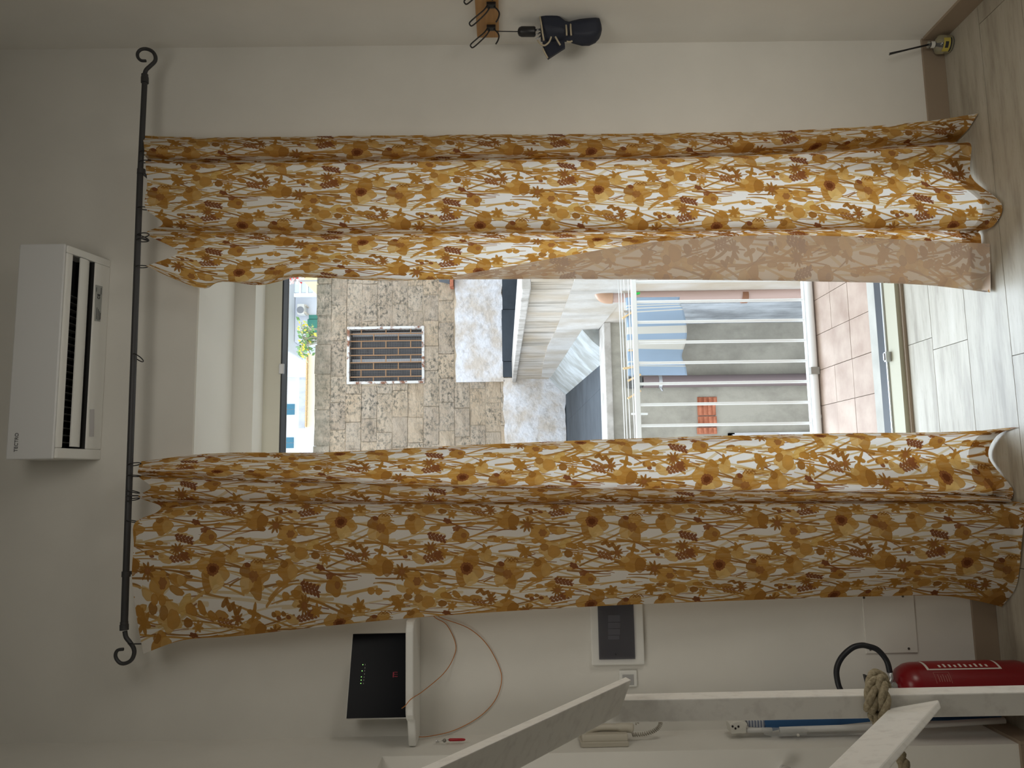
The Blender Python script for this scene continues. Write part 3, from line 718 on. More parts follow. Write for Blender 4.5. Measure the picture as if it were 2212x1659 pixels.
# ------------------------------------------------------------------ printed cloth
def cloth_image():
    W, Hh, S = 1840, 660, 2200.0           # length x width of one repeat, pixels per metre
    A = np.ones((Hh, W, 3), np.float32) * np.array([0.925, 0.915, 0.895], np.float32)
    rng = np.random.RandomState(5)
    OC = [(198, 154, 84), (190, 144, 76), (180, 134, 68), (208, 172, 110), (160, 114, 58)]
    BR = [(148, 98, 62), (136, 86, 56), (158, 110, 68)]
    def area_(x0, x1, y0, y1):
        ix = np.arange(int(x0 * S) - 2, int(x1 * S) + 3); iy = np.arange(int(y0 * S) - 2, int(y1 * S) + 3)
        return ix, iy, (ix[None, :] + .5) / S, (iy[:, None] + .5) / S
    def put(ix, iy, m, col, a):
        c = np.array(col, np.float32) / 255; g = np.ix_(iy % Hh, ix % W)
        m = np.clip(m, 0, 1)[..., None] * a; A[g] = A[g] * (1 - m) + c * m
    def blob(cx, cy, rx, ry, rot, col, a=.9, lob=0, amp=0, ph=0, edge=True, sharp=1.0):
        R = max(rx, ry) * (1 + abs(amp)) * 1.1; ix, iy, X, Y = area_(cx - R, cx + R, cy - R, cy + R)
        dx, dy = X - cx, Y - cy; c, s = math.cos(rot), math.sin(rot)
        u, v = (dx * c + dy * s) / rx, (-dx * s + dy * c) / ry
        r = np.sqrt(u * u + v * v); th = np.arctan2(v, u)
        rad = 1 + amp * np.cos(lob * th + ph) + .04 * np.cos(3 * th + 5 * ph + 1) + .03 * np.cos(7 * th + 2)
        d = (rad - r) * min(rx, ry) * S * sharp
        m = np.clip(d + .5, 0, 1)
        put(ix, iy, m, col, a)
        if edge:
            e = m * np.clip(1 - np.abs(d - 2) / 3, 0, 1); put(ix, iy, e, tuple(x * .9 for x in col), .35)
            wash = m * (0.5 + 0.5 * np.sin(X * 170 + ph) * np.cos(Y * 140 + cx * 50)); put(ix, iy, wash, tuple(min(255, x * 1.12) for x in col), .30)
    def stroke(pts, w0, w1, col, a=.8):
        P = np.array(pts); n = len(P)
        x0, y0 = P.min(0) - max(w0, w1); x1, y1 = P.max(0) + max(w0, w1)
        ix, iy, X, Y = area_(x0, x1, y0, y1); m = np.zeros((len(iy), len(ix)), np.float32)
        for i in range(n - 1):
            a0, b0 = P[i], P[i + 1]; d = b0 - a0; L = (d ** 2).sum() + 1e-12
            t = np.clip(((X - a0[0]) * d[0] + (Y - a0[1]) * d[1]) / L, 0, 1)
            dist = np.hypot(X - a0[0] - t * d[0], Y - a0[1] - t * d[1]); wd = w0 + (w1 - w0) * (i + t) / (n - 1)
            m = np.maximum(m, np.clip((wd / 2 - dist) * S + .5, 0, 1))
        put(ix, iy, m, col, a)
    def curve(x, y, L, ang, bend, n=12):
        P = []; 
        for i in range(n + 1):
            P.append((x, y)); x += math.cos(ang) * L / n; y += math.sin(ang) * L / n; ang += bend / n
        return P
    U = 0.8364; V = 0.30
    def oc(): return OC[rng.randint(len(OC))]
    # pale washes and long stems run down the cloth
    for i in range(64):
        L = rng.uniform(.08, .30); s = rng.choice([-1, 1])
        stroke(curve(rng.uniform(0, U), rng.uniform(0, V), L, rng.uniform(-.24, .24), rng.uniform(-.5, .5)), rng.uniform(.002, .005), rng.uniform(.005, .009), [(214, 190, 140), (206, 176, 120), (220, 200, 160)][rng.randint(3)], .7)
    for i in range(84):
        L = rng.uniform(.07, .26)
        stroke(curve(rng.uniform(0, U), rng.uniform(0, V), L, rng.choice([0, math.pi]) + rng.uniform(-.2, .2), rng.uniform(-.55, .55)), rng.uniform(.0016, .004), rng.uniform(.0045, .0095), oc(), .85)
    for i in range(26):
        stroke(curve(rng.uniform(0, U), rng.uniform(0, V), rng.uniform(.05, .14), rng.uniform(-.25, .25), rng.uniform(-.4, .4)), .001, .0032, BR[rng.randint(3)], .75)
    def daisy(x, y, r, col, n=9):
        for k in range(n):
            t = 2 * math.pi * k / n + rng.uniform(-.15, .15); q = rng.uniform(.75, 1.1)
            blob(x + math.cos(t) * r * .6 * q, y + math.sin(t) * r * .6 * q, r * .5, r * .17, t, col, .9, edge=False)
        blob(x, y, r * .42, r * .4, 0, BR[2], .85, 9, .06)
    def star(x, y, r, col, n=6):
        for k in range(n):
            t = 2 * math.pi * k / n + .3
            blob(x + math.cos(t) * r * .5, y + math.sin(t) * r * .5, r * .52, r * .25, t, col, .92, edge=False)
        blob(x, y, r * .4, r * .4, 0, col, .9, edge=False)
    def sprig(x, y, ang, col, n=6):
        stroke([(x, y), (x + math.cos(ang) * .06, y + math.sin(ang) * .06)], .0018, .003, col, .9)
        for k in range(n):
            for s in (-1, 1):
                px, py = x + math.cos(ang) * .012 * k, y + math.sin(ang) * .012 * k
                blob(px - math.sin(ang) * .0065 * s + (.005 if s > 0 else 0), py + math.cos(ang) * .0065 * s, .0085, .0048, ang + s * .8, col, .9, edge=False)
    def motif(ox, oy):
        g = lambda x, y: (ox + x, oy + y)
        # stems to the flowers
        for (x, y, L, an, b) in ((-.30, -.005, .30, .05, -.1), (.02, .0, .12, .15, .1), (.14, .02, .11, -.15, .1), (.25, .01, .3, -.05, .1), (-.22, .1, .2, -.1, -.3), (.3, .06, .24, .1, -.3), (.56, 0, .2, .02, .1), (-.1, .1, .22, .05, .3), (.1, -.04, .25, .1, .2)):
            stroke(curve(*g(x, y), L, an, b), .003, .0072, oc(), .9)
        for t in range(4):                   # poppy
            an = t * 1.6 + .4; blob(ox + math.cos(an) * .026, oy + math.sin(an) * .027, .03, .026, an, OC[(t * 2) % 4], .8, 3, .08, t)
        blob(ox + .012, oy + .032, .024, .022, .3, (220, 190, 130), .8, 4, .08)
        blob(ox, oy, .0205, .0195, 0, BR[0], .92, 13, .05); blob(ox, oy, .012, .011, 0, (104, 58, 34), .6, 9, .1, edge=False)
        x, y = g(.135, .02)                  # anemone with loops
        for t in range(5):
            an = t * 1.256; blob(x + math.cos(an) * .026, y + math.sin(an) * .026, .026, .021, an, OC[(t + 1) % 5], .8, 3, .1, t)
        blob(x, y, .015, .015, 0, BR[2], .7, 7, .12); blob(x - .02, y - .033, .010, .008, .4, BR[1], .8)
        for t in range(3): stroke([(x - .01 + .012 * t, y - .04), (x + .002 + .012 * t, y - .052), (x + .012 + .012 * t, y - .04)], .003, .003, OC[4], .9)
        x, y = g(.247, .005); blob(x, y, .031, .033, .3, OC[1], .9, 4, .12, 1); blob(x + .016, y + .004, .017, .024, 0, OC[3], .6); blob(x - .012, y - .02, .013, .012, 0, OC[4], .7)
        x, y = g(.555, -.01)                 # closed tulip
        blob(x, y, .036, .032, .2, OC[1], .92, 3, .08); blob(x + .02, y + .008, .018, .026, .1, OC[4], .55); blob(x - .03, y - .012, .016, .011, .2, OC[3], .85)
        stroke([(x - .03, y + .01), (x - .1, y + .012)], .006, .004, OC[2], .9)
        x, y = g(-.14, .095); blob(x, y, .038, .03, .5, OC[3], .85, 5, .14); blob(x + .012, y + .004, .022, .02, .2, OC[1], .7); blob(x - .02, y - .01, .014, .012, 0, OC[4], .6)
        x, y = g(.66, .035); blob(x, y, .032, .028, .2, OC[0], .9, 5, .13); blob(x + .012, y + .003, .013, .012, 0, BR[2], .75, 6, .1)
        x, y = g(.40, .045); blob(x, y, .027, .025, .2, OC[2], .9, 4, .1, 2); blob(x + .01, y, .009, .009, 0, BR[2], .7)
        blob(*g(-.115, .03), .030, .014, .15, OC[1], .85); blob(*g(-.105, .03), .013, .012, 0, OC[3], .7)
        blob(*g(-.09, .073), .024, .013, -.6, (212, 178, 110), .85); blob(*g(-.158, -.03), .026, .014, .5, OC[3], .85)
        blob(*g(-.093, -.045), .017, .012, 0, BR[0], .9, 5, .1); stroke([g(-.08, -.045), g(-.03, -.04)], .008, .003, OC[2], .9)
        daisy(*g(-.215, .01), .025, OC[4]); star(*g(-.225, .10), .024, OC[2]); daisy(*g(.30, .085), .022, OC[4], 10); star(*g(.34, .10), .02, OC[1], 7)
        star(*g(.48, .095), .022, OC[2]); daisy(*g(.50, -.045), .020, OC[4]); star(*g(.37, -.03), .019, OC[1], 7)
        for (x, y, r) in ((-.065, .082, .5), (-.035, .08, .7), (.0, .095, .4), (.44, .10, .5), (.60, .085, .6)):
            blob(*g(x, y), .017, .009, r, OC[2], .9); stroke(curve(*g(x + .012, y + .006), .06, r * .8, -.6, 8), .004, .002, OC[2], .85)
        blob(*g(-.08, .107), .015, .012, .3, OC[4], .9); blob(*g(.06, -.034), .022, .012, .4, OC[3], .85); blob(*g(.07, -.042), .012, .02, .3, OC[3], .85)
        for k in range(5): blob(ox + .04 + .011 * k, oy + .072 + .004 * k, .013, .006, (1.0 if k % 2 else -.6), OC[4], .9, edge=False)
        star(*g(.135, .095), .022, OC[2], 4)
        sprig(*g(.295, .045), .25, BR[1], 5); sprig(*g(.70, -.03), -.2, BR[0], 5); sprig(*g(.44, -.04), .2, BR[2], 4)
        for k in range(4): blob(ox + .20 + .016 * k, oy + .105 + (.006 if k % 2 else -.004), .0085, .0065, .5, [OC[4], BR[0]][k % 2], .9)
        for (x, y) in ((-.19, .065), (-.165, .066), (.52, .06), (.545, .062), (.24, .065), (.76, .08), (.63, -.05)):
            blob(*g(x, y), .0125, .0085, .1, OC[1], .9); stroke([g(x + .01, y), g(x + .035, y)], .003, .002, OC[1], .9)
        stroke(curve(*g(.36, .0), .12, .45, -.5), .005, .0025, BR[0], .85); stroke(curve(*g(.40, .02), .09, -.2, .5), .004, .002, BR[2], .85)
        blob(*g(.355, -.004), .014, .009, .4, BR[1], .9, 5, .15); blob(*g(.385, .022), .012, .009, -.2, BR[0], .85, 5, .15)
    for i in range(24):                      # loose leaves between the blooms
        blob(rng.uniform(0, U), rng.uniform(0, V), rng.uniform(.014, .026), rng.uniform(.006, .010), rng.uniform(-.5, .5), oc(), .85)
    motif(.10, .05); motif(.10 + U / 2, .05 + V / 2)
    im = bpy.data.images.new('floral_print', W, Hh)
    px = np.ones((Hh, W, 4), np.float32); px[..., :3] = np.clip(A, 0, 1)
    im.pixels.foreach_set(px.ravel()); im.update(); im.pack()
    return im, U, V
IMG, RU, RV = cloth_image()
def m_cloth():
    m = bpy.data.materials.new('floral_cotton'); m.use_nodes = True; t = m.node_tree; nd = t.nodes; nd.clear(); L = t.links.new
    out = nd.new('ShaderNodeOutputMaterial'); uv = nd.new('ShaderNodeUVMap'); uv.uv_map = 'UVMap'
    im = nd.new('ShaderNodeTexImage'); im.image = IMG; im.extension = 'REPEAT'; L(uv.outputs[0], im.inputs[0])
    geo = nd.new('ShaderNodeNewGeometry')
    mx = nd.new('ShaderNodeMix'); mx.data_type = 'RGBA'; mx.inputs[7].default_value = (1.0, 0.93, 0.86, 1)   # the reverse shows the print paler
    ml = nd.new('ShaderNodeMath'); ml.operation = 'MULTIPLY'; ml.inputs[1].default_value = 0.55; L(geo.outputs['Backfacing'], ml.inputs[0])
    L(ml.outputs[0], mx.inputs[0]); L(im.outputs[0], mx.inputs[6])
    d = nd.new('ShaderNodeBsdfDiffuse'); L(mx.outputs[2], d.inputs[0])
    tr = nd.new('ShaderNodeBsdfTranslucent')
    gm = nd.new('ShaderNodeGamma'); gm.inputs[1].default_value = 1.3; L(mx.outputs[2], gm.inputs[0])
    L(gm.outputs[0], tr.inputs[0])
    ms = nd.new('ShaderNodeMixShader'); ms.inputs[0].default_value = 0.48; L(d.outputs[0], ms.inputs[1]); L(tr.outputs[0], ms.inputs[2])
    bp = nd.new('ShaderNodeBump'); bp.inputs['Strength'].default_value = .12; bp.inputs['Distance'].default_value = .004
    nz = nd.new('ShaderNodeTexNoise'); nz.inputs['Scale'].default_value = 14; L(geo.outputs['Position'], nz.inputs['Vector']); L(nz.outputs[0], bp.inputs['Height'])
    L(bp.outputs[0], d.inputs['Normal']); L(ms.outputs[0], out.inputs[0]); return m
CLOTH = m_cloth()
def hermite(tab):
    xs = [a for a, b in tab]; ys = [b for a, b in tab]; n = len(xs)
    sl = [(ys[i + 1] - ys[i]) / (xs[i + 1] - xs[i]) for i in range(n - 1)]
    tg = [sl[0]] + [0 if sl[i - 1] * sl[i] < 0 else (sl[i - 1] + sl[i]) / 2 for i in range(1, n - 1)] + [sl[-1]]
    def f(x):
        x = min(max(x, xs[0]), xs[-1]); i = 0
        while i < n - 2 and x > xs[i + 1]: i += 1
        h = xs[i + 1] - xs[i]; t = (x - xs[i]) / h
        return (2 * t ** 3 - 3 * t * t + 1) * ys[i] + (t ** 3 - 2 * t * t + t) * h * tg[i] + (-2 * t ** 3 + 3 * t * t) * ys[i + 1] + (t ** 3 - t * t) * h * tg[i + 1]
    return f
def curtain(name, label, cols, uoff, voff, flip, rows=170, sub=7):
    # cols: (top, bottom, across-table, distance, ripple)
    nC = len(cols); P = []
    fs = [hermite(c[2]) for c in cols]; ds = [hermite(c[3]) if isinstance(c[3], list) else (lambda x, v=c[3]: v) for c in cols]
    for r in range(rows + 1):
        t = r / rows; t = t * 1.0
        row = []
        for ci, c in enumerate(cols):
            x = c[0] + (c[1] - c[0]) * t
            yb = PZ(c[1], fs[ci](c[1]), .006).y; Y0 = ds[ci](x); q = max(0.0, (t - .55) / .45); q = q * q * (3 - 2 * q)
            if 0 < yb - Y0 < .16: Y0 += (min(yb, 2.735) - Y0) * q          # the hem just reaches the floor
            y = fs[ci](x); Y = Y0 + .006 * math.sin(x * .006 + ci * 1.7) * min(1, t * 4)
            p = PY(x, y, Y)
            if p.z < .006:
                g = PZ(x, y, .006 + .004 * (ci % 3)); p = g
            row.append(p)
        fine = []
        for i in range(nC - 1):
            p0, p1, p2, p3 = row[max(i - 1, 0)], row[i], row[i + 1], row[min(i + 2, nC - 1)]
            for k in range(sub):
                u = k / sub
                q = 0.5 * ((2 * p1) + (p2 - p0) * u + (2 * p0 - 5 * p1 + 4 * p2 - p3) * u * u + (3 * p1 - p0 - 3 * p2 + p3) * u ** 3)
                fine.append(q)
        fine.append(row[-1]); P.append(fine)
    n = len(P[0]); S = [0.0]
    ref = [rows // 4, rows // 2, 3 * rows // 4]
    for i in range(1, n): S.append(S[-1] + sum((P[r][i] - P[r][i - 1]).length for r in ref) / 3)
    verts = [p for row in P for p in row]; faces = []
    for r in range(rows):
        for i in range(n - 1):
            a = r * n + i; f = (a, a + 1, a + n + 1, a + n); faces.append(f[::-1] if flip else f)
    for p in verts:
        if p.z < .005: p.z = .005
    me = bpy.data.meshes.new(name); me.from_pydata(verts, [], faces); me.update()
    uvl = me.uv_layers.new(name='UVMap')
    # distance down the cloth, row by row
    T = []
    for i in range(n):
        c = [max(0, P[0][n // 2].z - P[0][i].z)]
        for r in range(1, rows + 1): c.append(c[-1] + (P[r][i] - P[r - 1][i]).length)
        T.append(c)
    for poly in me.polygons:
        poly.use_smooth = True
        for li in poly.loop_indices:
            vi = me.loops[li].vertex_index; r, i = divmod(vi, n)
            uvl.data[li].uv = ((T[i][r] + uoff) / RU, (S[i] + voff) / RV)
    me.materials.append(CLOTH)
    o = bpy.data.objects.new(name, me); C.objects.link(o)
    tag(o, label, 'curtain')
    h0 = rows - 4; hv = [p + Vector((0, -.0025, 0)) for r in range(h0, rows + 1) for p in P[r]]; hf = []
    for r in range(rows - h0):
        for i in range(n - 1):
            a = r * n + i; f = (a, a + 1, a + n + 1, a + n); hf.append(f[::-1] if flip else f)
    hm = bpy.data.meshes.new('hem'); hm.from_pydata(hv, [], hf); hm.update(); hu = hm.uv_layers.new(name='UVMap')
    for poly in hm.polygons:
        poly.use_smooth = True
        for li in poly.loop_indices:
            r, i = divmod(hm.loops[li].vertex_index, n); hu.data[li].uv = ((T[i][r + h0] + uoff) / RU, (S[i] + voff) / RV)
    hm.materials.append(CLOTH); link(bpy.data.objects.new('hem', hm), o)
    return o
XS = (312, 450, 700, 1000, 1400, 1750, 2000, 2130)
def tb(*ys, xs=XS): return list(zip(xs, ys))
right_cols = [
    (308, 2112, tb(293, 297, 294, 291, 288, 280, 262, 243), 2.64),
    (311, 2090, tb(315, 317, 315, 313, 311, 303, 290, 275), 2.60),
    (313, 2066, tb(336, 339, 337, 334, 334, 324, 311, 302), 2.615),
    (319, 2072, tb(344, 350, 349, 345, 341, 331, 317, 308), 2.69),
    (314, 2097, tb(350, 357, 356, 351, 346, 335, 321, 311), 2.61),
    (318, 2098, tb(395, 400, 398, 392, 390, 380, 378, 385), 2.585),
    (314, 2162, tb(448, 450, 447, 445, 443, 440, 438, 440), 2.59),
    (352, 2146, tb(480, 486, 487, 487, 490, 488, 487, 487), 2.60),
    (318, 2114, tb(500, 506, 508, 505, 502, 497, 498, 500), 2.665),
    (325, 2118, tb(511, 514, 514, 512, 510, 506, 508, 512), 2.64),
    (384, 2122, tb(538, 548, 548, 545, 535, 540, 545, 555), [(312, 2.60), (900, 2.60), (1400, 2.675), (2130, 2.675)]),
    (332, 2138, [(312, 563), (446, 600), (560, 600), (640, 585), (850, 596), (1000, 601), (1200, 603), (1400, 604), (1750, 608), (2000, 616), (2138, 632)], [(312, 2.60), (900, 2.605), (1400, 2.645), (2130, 2.645)]),
    (313, 2137, [(312, 573), (380, 604), (446, 624), (472, 607), (560, 616), (610, 606), (640, 599), (750, 603), (850, 607), (1000, 592), (1200, 557), (1400, 524), (1700, 508), (2000, 520), (2137, 527)], [(312, 2.62), (800, 2.62), (1100, 2.59), (2130, 2.585)]),
]
curtain('curtain', 'right floral curtain, ochre blooms on white, front edge folded back', right_cols, .60, .10, False)
XT = (300, 450, 700, 1000, 1400, 1800, 2100, 2190)
def tl(*ys): return list(zip(XT, ys))
left_cols = [
    (306, 2196, tl(997, 980, 977, 962, 946, 936, 931, 923), 2.68),
    (301, 2152, tl(1004, 992, 990, 976, 962, 952, 946, 938), 2.635),
    (299, 2135, tl(1014, 1008, 1010, 1008, 1004, 1000, 990, 985), 2.62),
    (298, 2183, tl(1022, 1024, 1034, 1043, 1050, 1055, 1052, 1050), 2.635),
    (306, 2186, tl(1026, 1034, 1041, 1050, 1057, 1062, 1068, 1072), 2.70),
    (301, 2182, tl(1031, 1038, 1045, 1053, 1059, 1065, 1072, 1078), 2.625),
    (326, 2184, tl(1052, 1057, 1062, 1068, 1071, 1073, 1077, 1082), 2.59),
    (299, 2196, tl(1073, 1079, 1080, 1082, 1082, 1081, 1082, 1084), 2.61),
    (345, 2206, tl(1096, 1085, 1086, 1087, 1086, 1084, 1084, 1086), 2.66),
    (338, 2214, tl(1112, 1093, 1091, 1092, 1092, 1090, 1089, 1090), 2.605),
    (291, 2212, tl(1130, 1126, 1124, 1124, 1122, 1120, 1120, 1122), 2.585),
    (289, 2206, tl(1180, 1182, 1180, 1178, 1175, 1172, 1170, 1172), 2.58),
    (285, 2200, tl(1248, 1252, 1250, 1248, 1240, 1235, 1232, 1238), 2.585),
    (297, 2190, tl(1345, 1335, 1318, 1295, 1272, 1260, 1256, 1275), 2.595),
    (310, 2163, [(310, 1412), (390, 1384), (500, 1375), (700, 1353), (900, 1334), (1280, 1310), (1600, 1297), (1900, 1288), (2050, 1288), (2120, 1300), (2165, 1311)], 2.615),
]
curtain('curtain', 'left floral curtain, ochre blooms on white, wide flat outer panel', left_cols, .25, .02, False)

# ------------------------------------------------------------------ curtain rod and rings
YR = 2.625
rod = thing('curtain_rod', 'dark iron curtain rod with curled hook ends over the door', 'curtain rod', PY(290, 770, YR))
pa, pb, pc, pd = PY(312.5, 178, YR), PY(303, 372, YR), PY(272, 1240, YR), PY(268.5, 1346, YR)
def zr(y): return 312.5 + (y - 178) / (1346 - 178) * (268.5 - 312.5)
MB().tube([pa, pb], .0098, 14).tube([pb, pc], .0108, 14).tube([pc, pd], .0118, 14).build('rod', IRON, rod, smooth=True)
for yy, rr, hw in ((170, .0135, 9), (1352, .0145, 9)):
    a, b = PY(zr(yy), yy - hw, YR), PY(zr(yy), yy + hw, YR); MB().tube([a, a.lerp(b, .3), a.lerp(b, .35), b], [rr * .9, rr * .9, rr, rr], 14).build('collar', IRON, rod, smooth=True)
f1 = [(320, 240), (330, 205), (355, 180), (385, 150), (388, 120), (370, 90), (335, 74), (300, 77), (279, 98), (280, 125), (300, 145), (330, 147)]
f2 = [(236, 1365), (245, 1410), (275, 1450), (300, 1490), (304, 1530), (285, 1575), (245, 1600), (205, 1600), (175, 1570), (168, 1535), (185, 1505), (226, 1498)]
for P in ([PY(200 + a * .3497, 80 + b * .3497, YR) for a, b in f1], [PY(200 + a * .2953, 960 + b * .2953, YR) for a, b in f2]):
    sp = smooth_path(P); MB().tube(sp, [.0078 - .0026 * i / len(sp) for i in range(len(sp))], 10).build('finial', IRON, rod, smooth='all')
for yy in (371, 1240):
    p = PY(zr(yy), yy, YR)
    MB().tube([p - Vector((.009, 0, 0)), p + Vector((.009, 0, 0))], .0145, 14).tube([p, Vector((p.x, D - .004, p.z))], .006, 10).tube([Vector((p.x, D - .006, p.z)), Vector((p.x, D, p.z))], .022, 16).build('bracket', IRON, rod, smooth=True)
ordn = ['first', 'second', 'third', 'fourth', 'fifth', 'sixth', 'seventh', 'eighth', 'ninth', 'tenth', 'eleventh', 'twelfth', 'thirteenth', 'fourteenth', 'fifteenth', 'sixteenth']
ring_y = sorted([332, 349, 450, 508, 513.5, 519, 576, 773, 1003, 1028, 1062, 1071, 1079, 1126, 1391], reverse=True)
rm = None
for i, yy in enumerate(ring_y):
    loose = yy == 773
    px_ = zr(yy) + 3 if yy < 1380 else 286
    p = PY(px_, yy, YR); c = p + Vector((0, 0, -.0085))
    tilt = Vector((1, random.uniform(-.25, .25), random.uniform(-.3, .3))) if not loose else Vector((1, .5, -.55))
    o = MB().torus(c, .0205, .0019, tilt, 22, 6).build('curtain_ring', BLACK, None, smooth='all')
    lab = ('loose black curtain ring alone on the bare middle of the rod' if loose else
           'black curtain ring caught on the curled left end of the rod' if i == 0 else
           '%s thin black curtain ring counted from the left end of the rod' % ordn[i])
    tag(o, lab, 'curtain ring', 'black rings on the curtain rod')

# ------------------------------------------------------------------ air conditioner
yf = 2.565
ac = thing('air_conditioner', 'white wall-mounted split air conditioner above the door, vent flap open', 'air conditioner', PY(130, 760, D))
xl_, xr_ = PY(124, 990, yf).x, PY(142, 528, yf).x
zt = (PY(20, 990, yf).z + PY(34, 528, yf).z) / 2; zb_ = (PY(124, 990, yf).z + PY(143, 528, yf).z) / 2
zw = PY(229, 770, D).z
prof = [(D, zt - .004), (D - .02, zt), (yf + .02, zt), (yf + .006, zt - .01), (yf + .004, zb_ + .004), (yf + .012, zb_), (D, zw)]
n_u = Vector((0, zw - zb_, D - yf - .012)); n_u = Vector((0, -(zw - zb_), (D - yf - .012)))
pu = Vector((0, yf + .012, zb_))
def UN(x, y): return PN(x, y, pu, n_u)
ya0, ya1 = UN(147, 760).y, UN(197, 760).y
vx0, vx1 = UN(140, 968).x, UN(160, 550).x
def zu(Y): return zb_ + (zw - zb_) * (Y - yf - .012) / (D - yf - .012)
m1 = MB()
def extr(mb, pr, x0, x1, sh=0):
    mb.loft([[(x0, a, b) for a, b in pr], [(x1, a, b) for a, b in pr]])
extr(m1, prof, xl_, vx0); extr(m1, prof, vx1, xr_)
extr(m1, [(yf + .004, zb_ + .05), (yf + .004, zb_ + .004), (yf + .012, zb_), (ya0, zu(ya0)), (ya0, zb_ + .05)], vx0, vx1)
extr(m1, [(ya1, zb_ + .05), (ya1, zu(ya1)), (D, zw), (D, zb_ + .05)], vx0, vx1)
extr(m1, [(D, zt - .004), (D - .02, zt), (yf + .02, zt), (yf + .006, zt - .01), (yf + .004, zb_ + .05), (D, zb_ + .05)], vx0, vx1)
m1.build('body', WHITE_PL, ac, bevel=.004)
MB().box((xl_ - .002, yf - .006, zb_ + .006), (xr_ + .002, yf + .004, zt - .004)).build('front_panel', WHITE_PL2, ac, bevel=.004)
MB().box((vx0, ya0, zb_ + .04), (vx1, ya1, zb_ + .049)).box((vx0, ya1 - .002, zu(ya1) + .004), (vx1, ya1 - .0005, zb_ + .04)).box((vx0, ya0 + .0005, zu(ya0) + .006), (vx1, ya0 + .002, zb_ + .04)).build('air_outlet', DARK, ac)  # near-black lining puts the shade of the outlet cavity into the colour
for k in range(22):
    xx = vx0 + .02 + (vx1 - vx0 - .16) * k / 21
    MB().box((xx, ya0 + .004, zb_ + .012), (xx + .0025, ya1 - .004, zb_ + .04)).build('vane', mat('grey_vane', (.2, .2, .2, 1)) if k == 0 else bpy.data.materials['grey_vane'], ac)
fy0, fy1 = UN(161, 760).y, UN(186, 760).y
fl_ = MB(); pr = []
for k in range(7):
    t = k / 6; pr.append((fy0 + (fy1 - fy0) * t, zu(fy0) - .004 - .006 * math.sin(math.pi * t) - .004 * t))
pr += [(a, b + .004) for a, b in pr[::-1]]
extr(fl_, pr, vx0 + .006, vx1 - .004); fl_.build('louver_flap', WHITE_PL, ac, smooth=True)
nd = n_u.normalized()
def flatq(name, pts, matl, parent, off=-.0008, nrm=None, th=.0008):
    nn = nrm if nrm is not None else nd
    P = [Vector(p) + nn * off for p in pts]; return MB().hexa(P + [p - nn * th for p in P]).build(name, matl, parent)
lab = flatq('energy_label', [UN(204, 693), UN(206, 615), UN(221, 619), UN(216, 695)], LABEL, ac)
text_mesh('lettering', 'CE', .016, UN(212.5, 641) - nd * .0024, (1, 0, 0), Vector((0, -1, 0)).cross(Vector((1, 0, 0))).cross(Vector((1, 0, 0))) * 0 + Vector((0, -1, 0)) - nd * Vector((0, -1, 0)).dot(nd), INK, lab)
st = MB()
for x0, y0, x1, y1 in ((207, 690, 207.6, 664), (210, 692, 210.6, 668), (213, 692, 213.6, 672), (207, 630, 207.6, 621), (217, 636, 217.6, 622), (215, 690, 215.5, 676)):
    a, b = UN(x0, y0), UN(x1, y1); st.box((a.x, a.y - .0008, zu(a.y) - .0026), (b.x, a.y + .0008, zu(a.y) - .0018))
st.build('label_print', INK, lab, kind='stuff')
flatq('small_label', [UN(193, 943), UN(194, 884), UN(203, 884), UN(202, 943)], mat('pale_sticker', srgb(196, 194, 196), .5), ac)
fn = Vector((0, 1, 0))
text_mesh('brand_lettering', 'TECTRO', .0165, PY(35.5, 955.5, yf - .0068), (1, 0, 0), (0, 0, 1), mat('grey_ink', (.12, .12, .12, 1)), ac)

# ------------------------------------------------------------------ coat rack and umbrella on the right wall
def m_pine():
    m = mat('oiled_pine', srgb(168, 128, 78), .5); t = NT(m); p = t.pos((3, 3, 60))
    t.col(t.ramp(t.noise(p, 1.2, 5), [(.3, srgb(150, 108, 62)), (.7, srgb(182, 140, 88))])); return m
xb = XR - .018
rk = thing('coat_rack', 'short wooden wall rack with black wire coat hooks', 'coat rack', PX(1056, 60, 0, XR))
e0, e1 = PX(1031, 84, 0, xb), PX(1078, 80, 0, xb)
yend = (e0.y + e1.y) / 2
MB().box((xb, yend - .62, e1.z), (XR, yend, e0.z)).build('board', m_pine(), rk, bevel=.003)
hook_y = []
for (bx, by) in ((1061, 60), (1061, 11), (1052, -38)):
    b = PX(bx, by, 0, xb - .006); Yh = b.y; hook_y.append(Yh)
    hk = MB().box((xb - .012, Yh - .012, b.z - .016), (xb, Yh + .012, b.z + .016)).build('coat_hook', BLACK, rk, bevel=.002)
    s = PX(bx, by, 0, xb - .012)
    W = lambda dx, dz, dy=0: Vector((xb - .012 + dx, Yh + dy, b.z + dz))
    up = smooth_path([W(.0, .014, -.006), W(-.018, .026, -.008), W(-.045, .055, -.010), W(-.062, .075, -.006), W(-.068, .074, .0), W(-.066, .066, .006), W(-.042, .042, .010), W(-.018, .018, .008), W(0, .006, .006)], 5)
    MB().tube(up, .0026, 8).build('wire_loop', BLACK, hk, smooth='all')
    dn = smooth_path([W(0, -.010), W(-.012, -.022), W(-.026, -.028), W(-.044, -.024), W(-.058, -.016)], 5)
    MB().tube(dn, .0028, 8).build('hook_prong', BLACK, hk, smooth='all')
NAVY = mat('navy_nylon', (.012, .016, .032, 1), .6); BEIGE = mat('beige_trim', srgb(186, 174, 150), .7)
um = thing('umbrella', 'folded navy umbrella with beige trim hanging from the rack', 'umbrella', PY(1300, 70, hook_y[0]))
YU = hook_y[0]
def Z4(a, b, Y=YU): return PY(980 + a * .1627, b * .1627, Y)
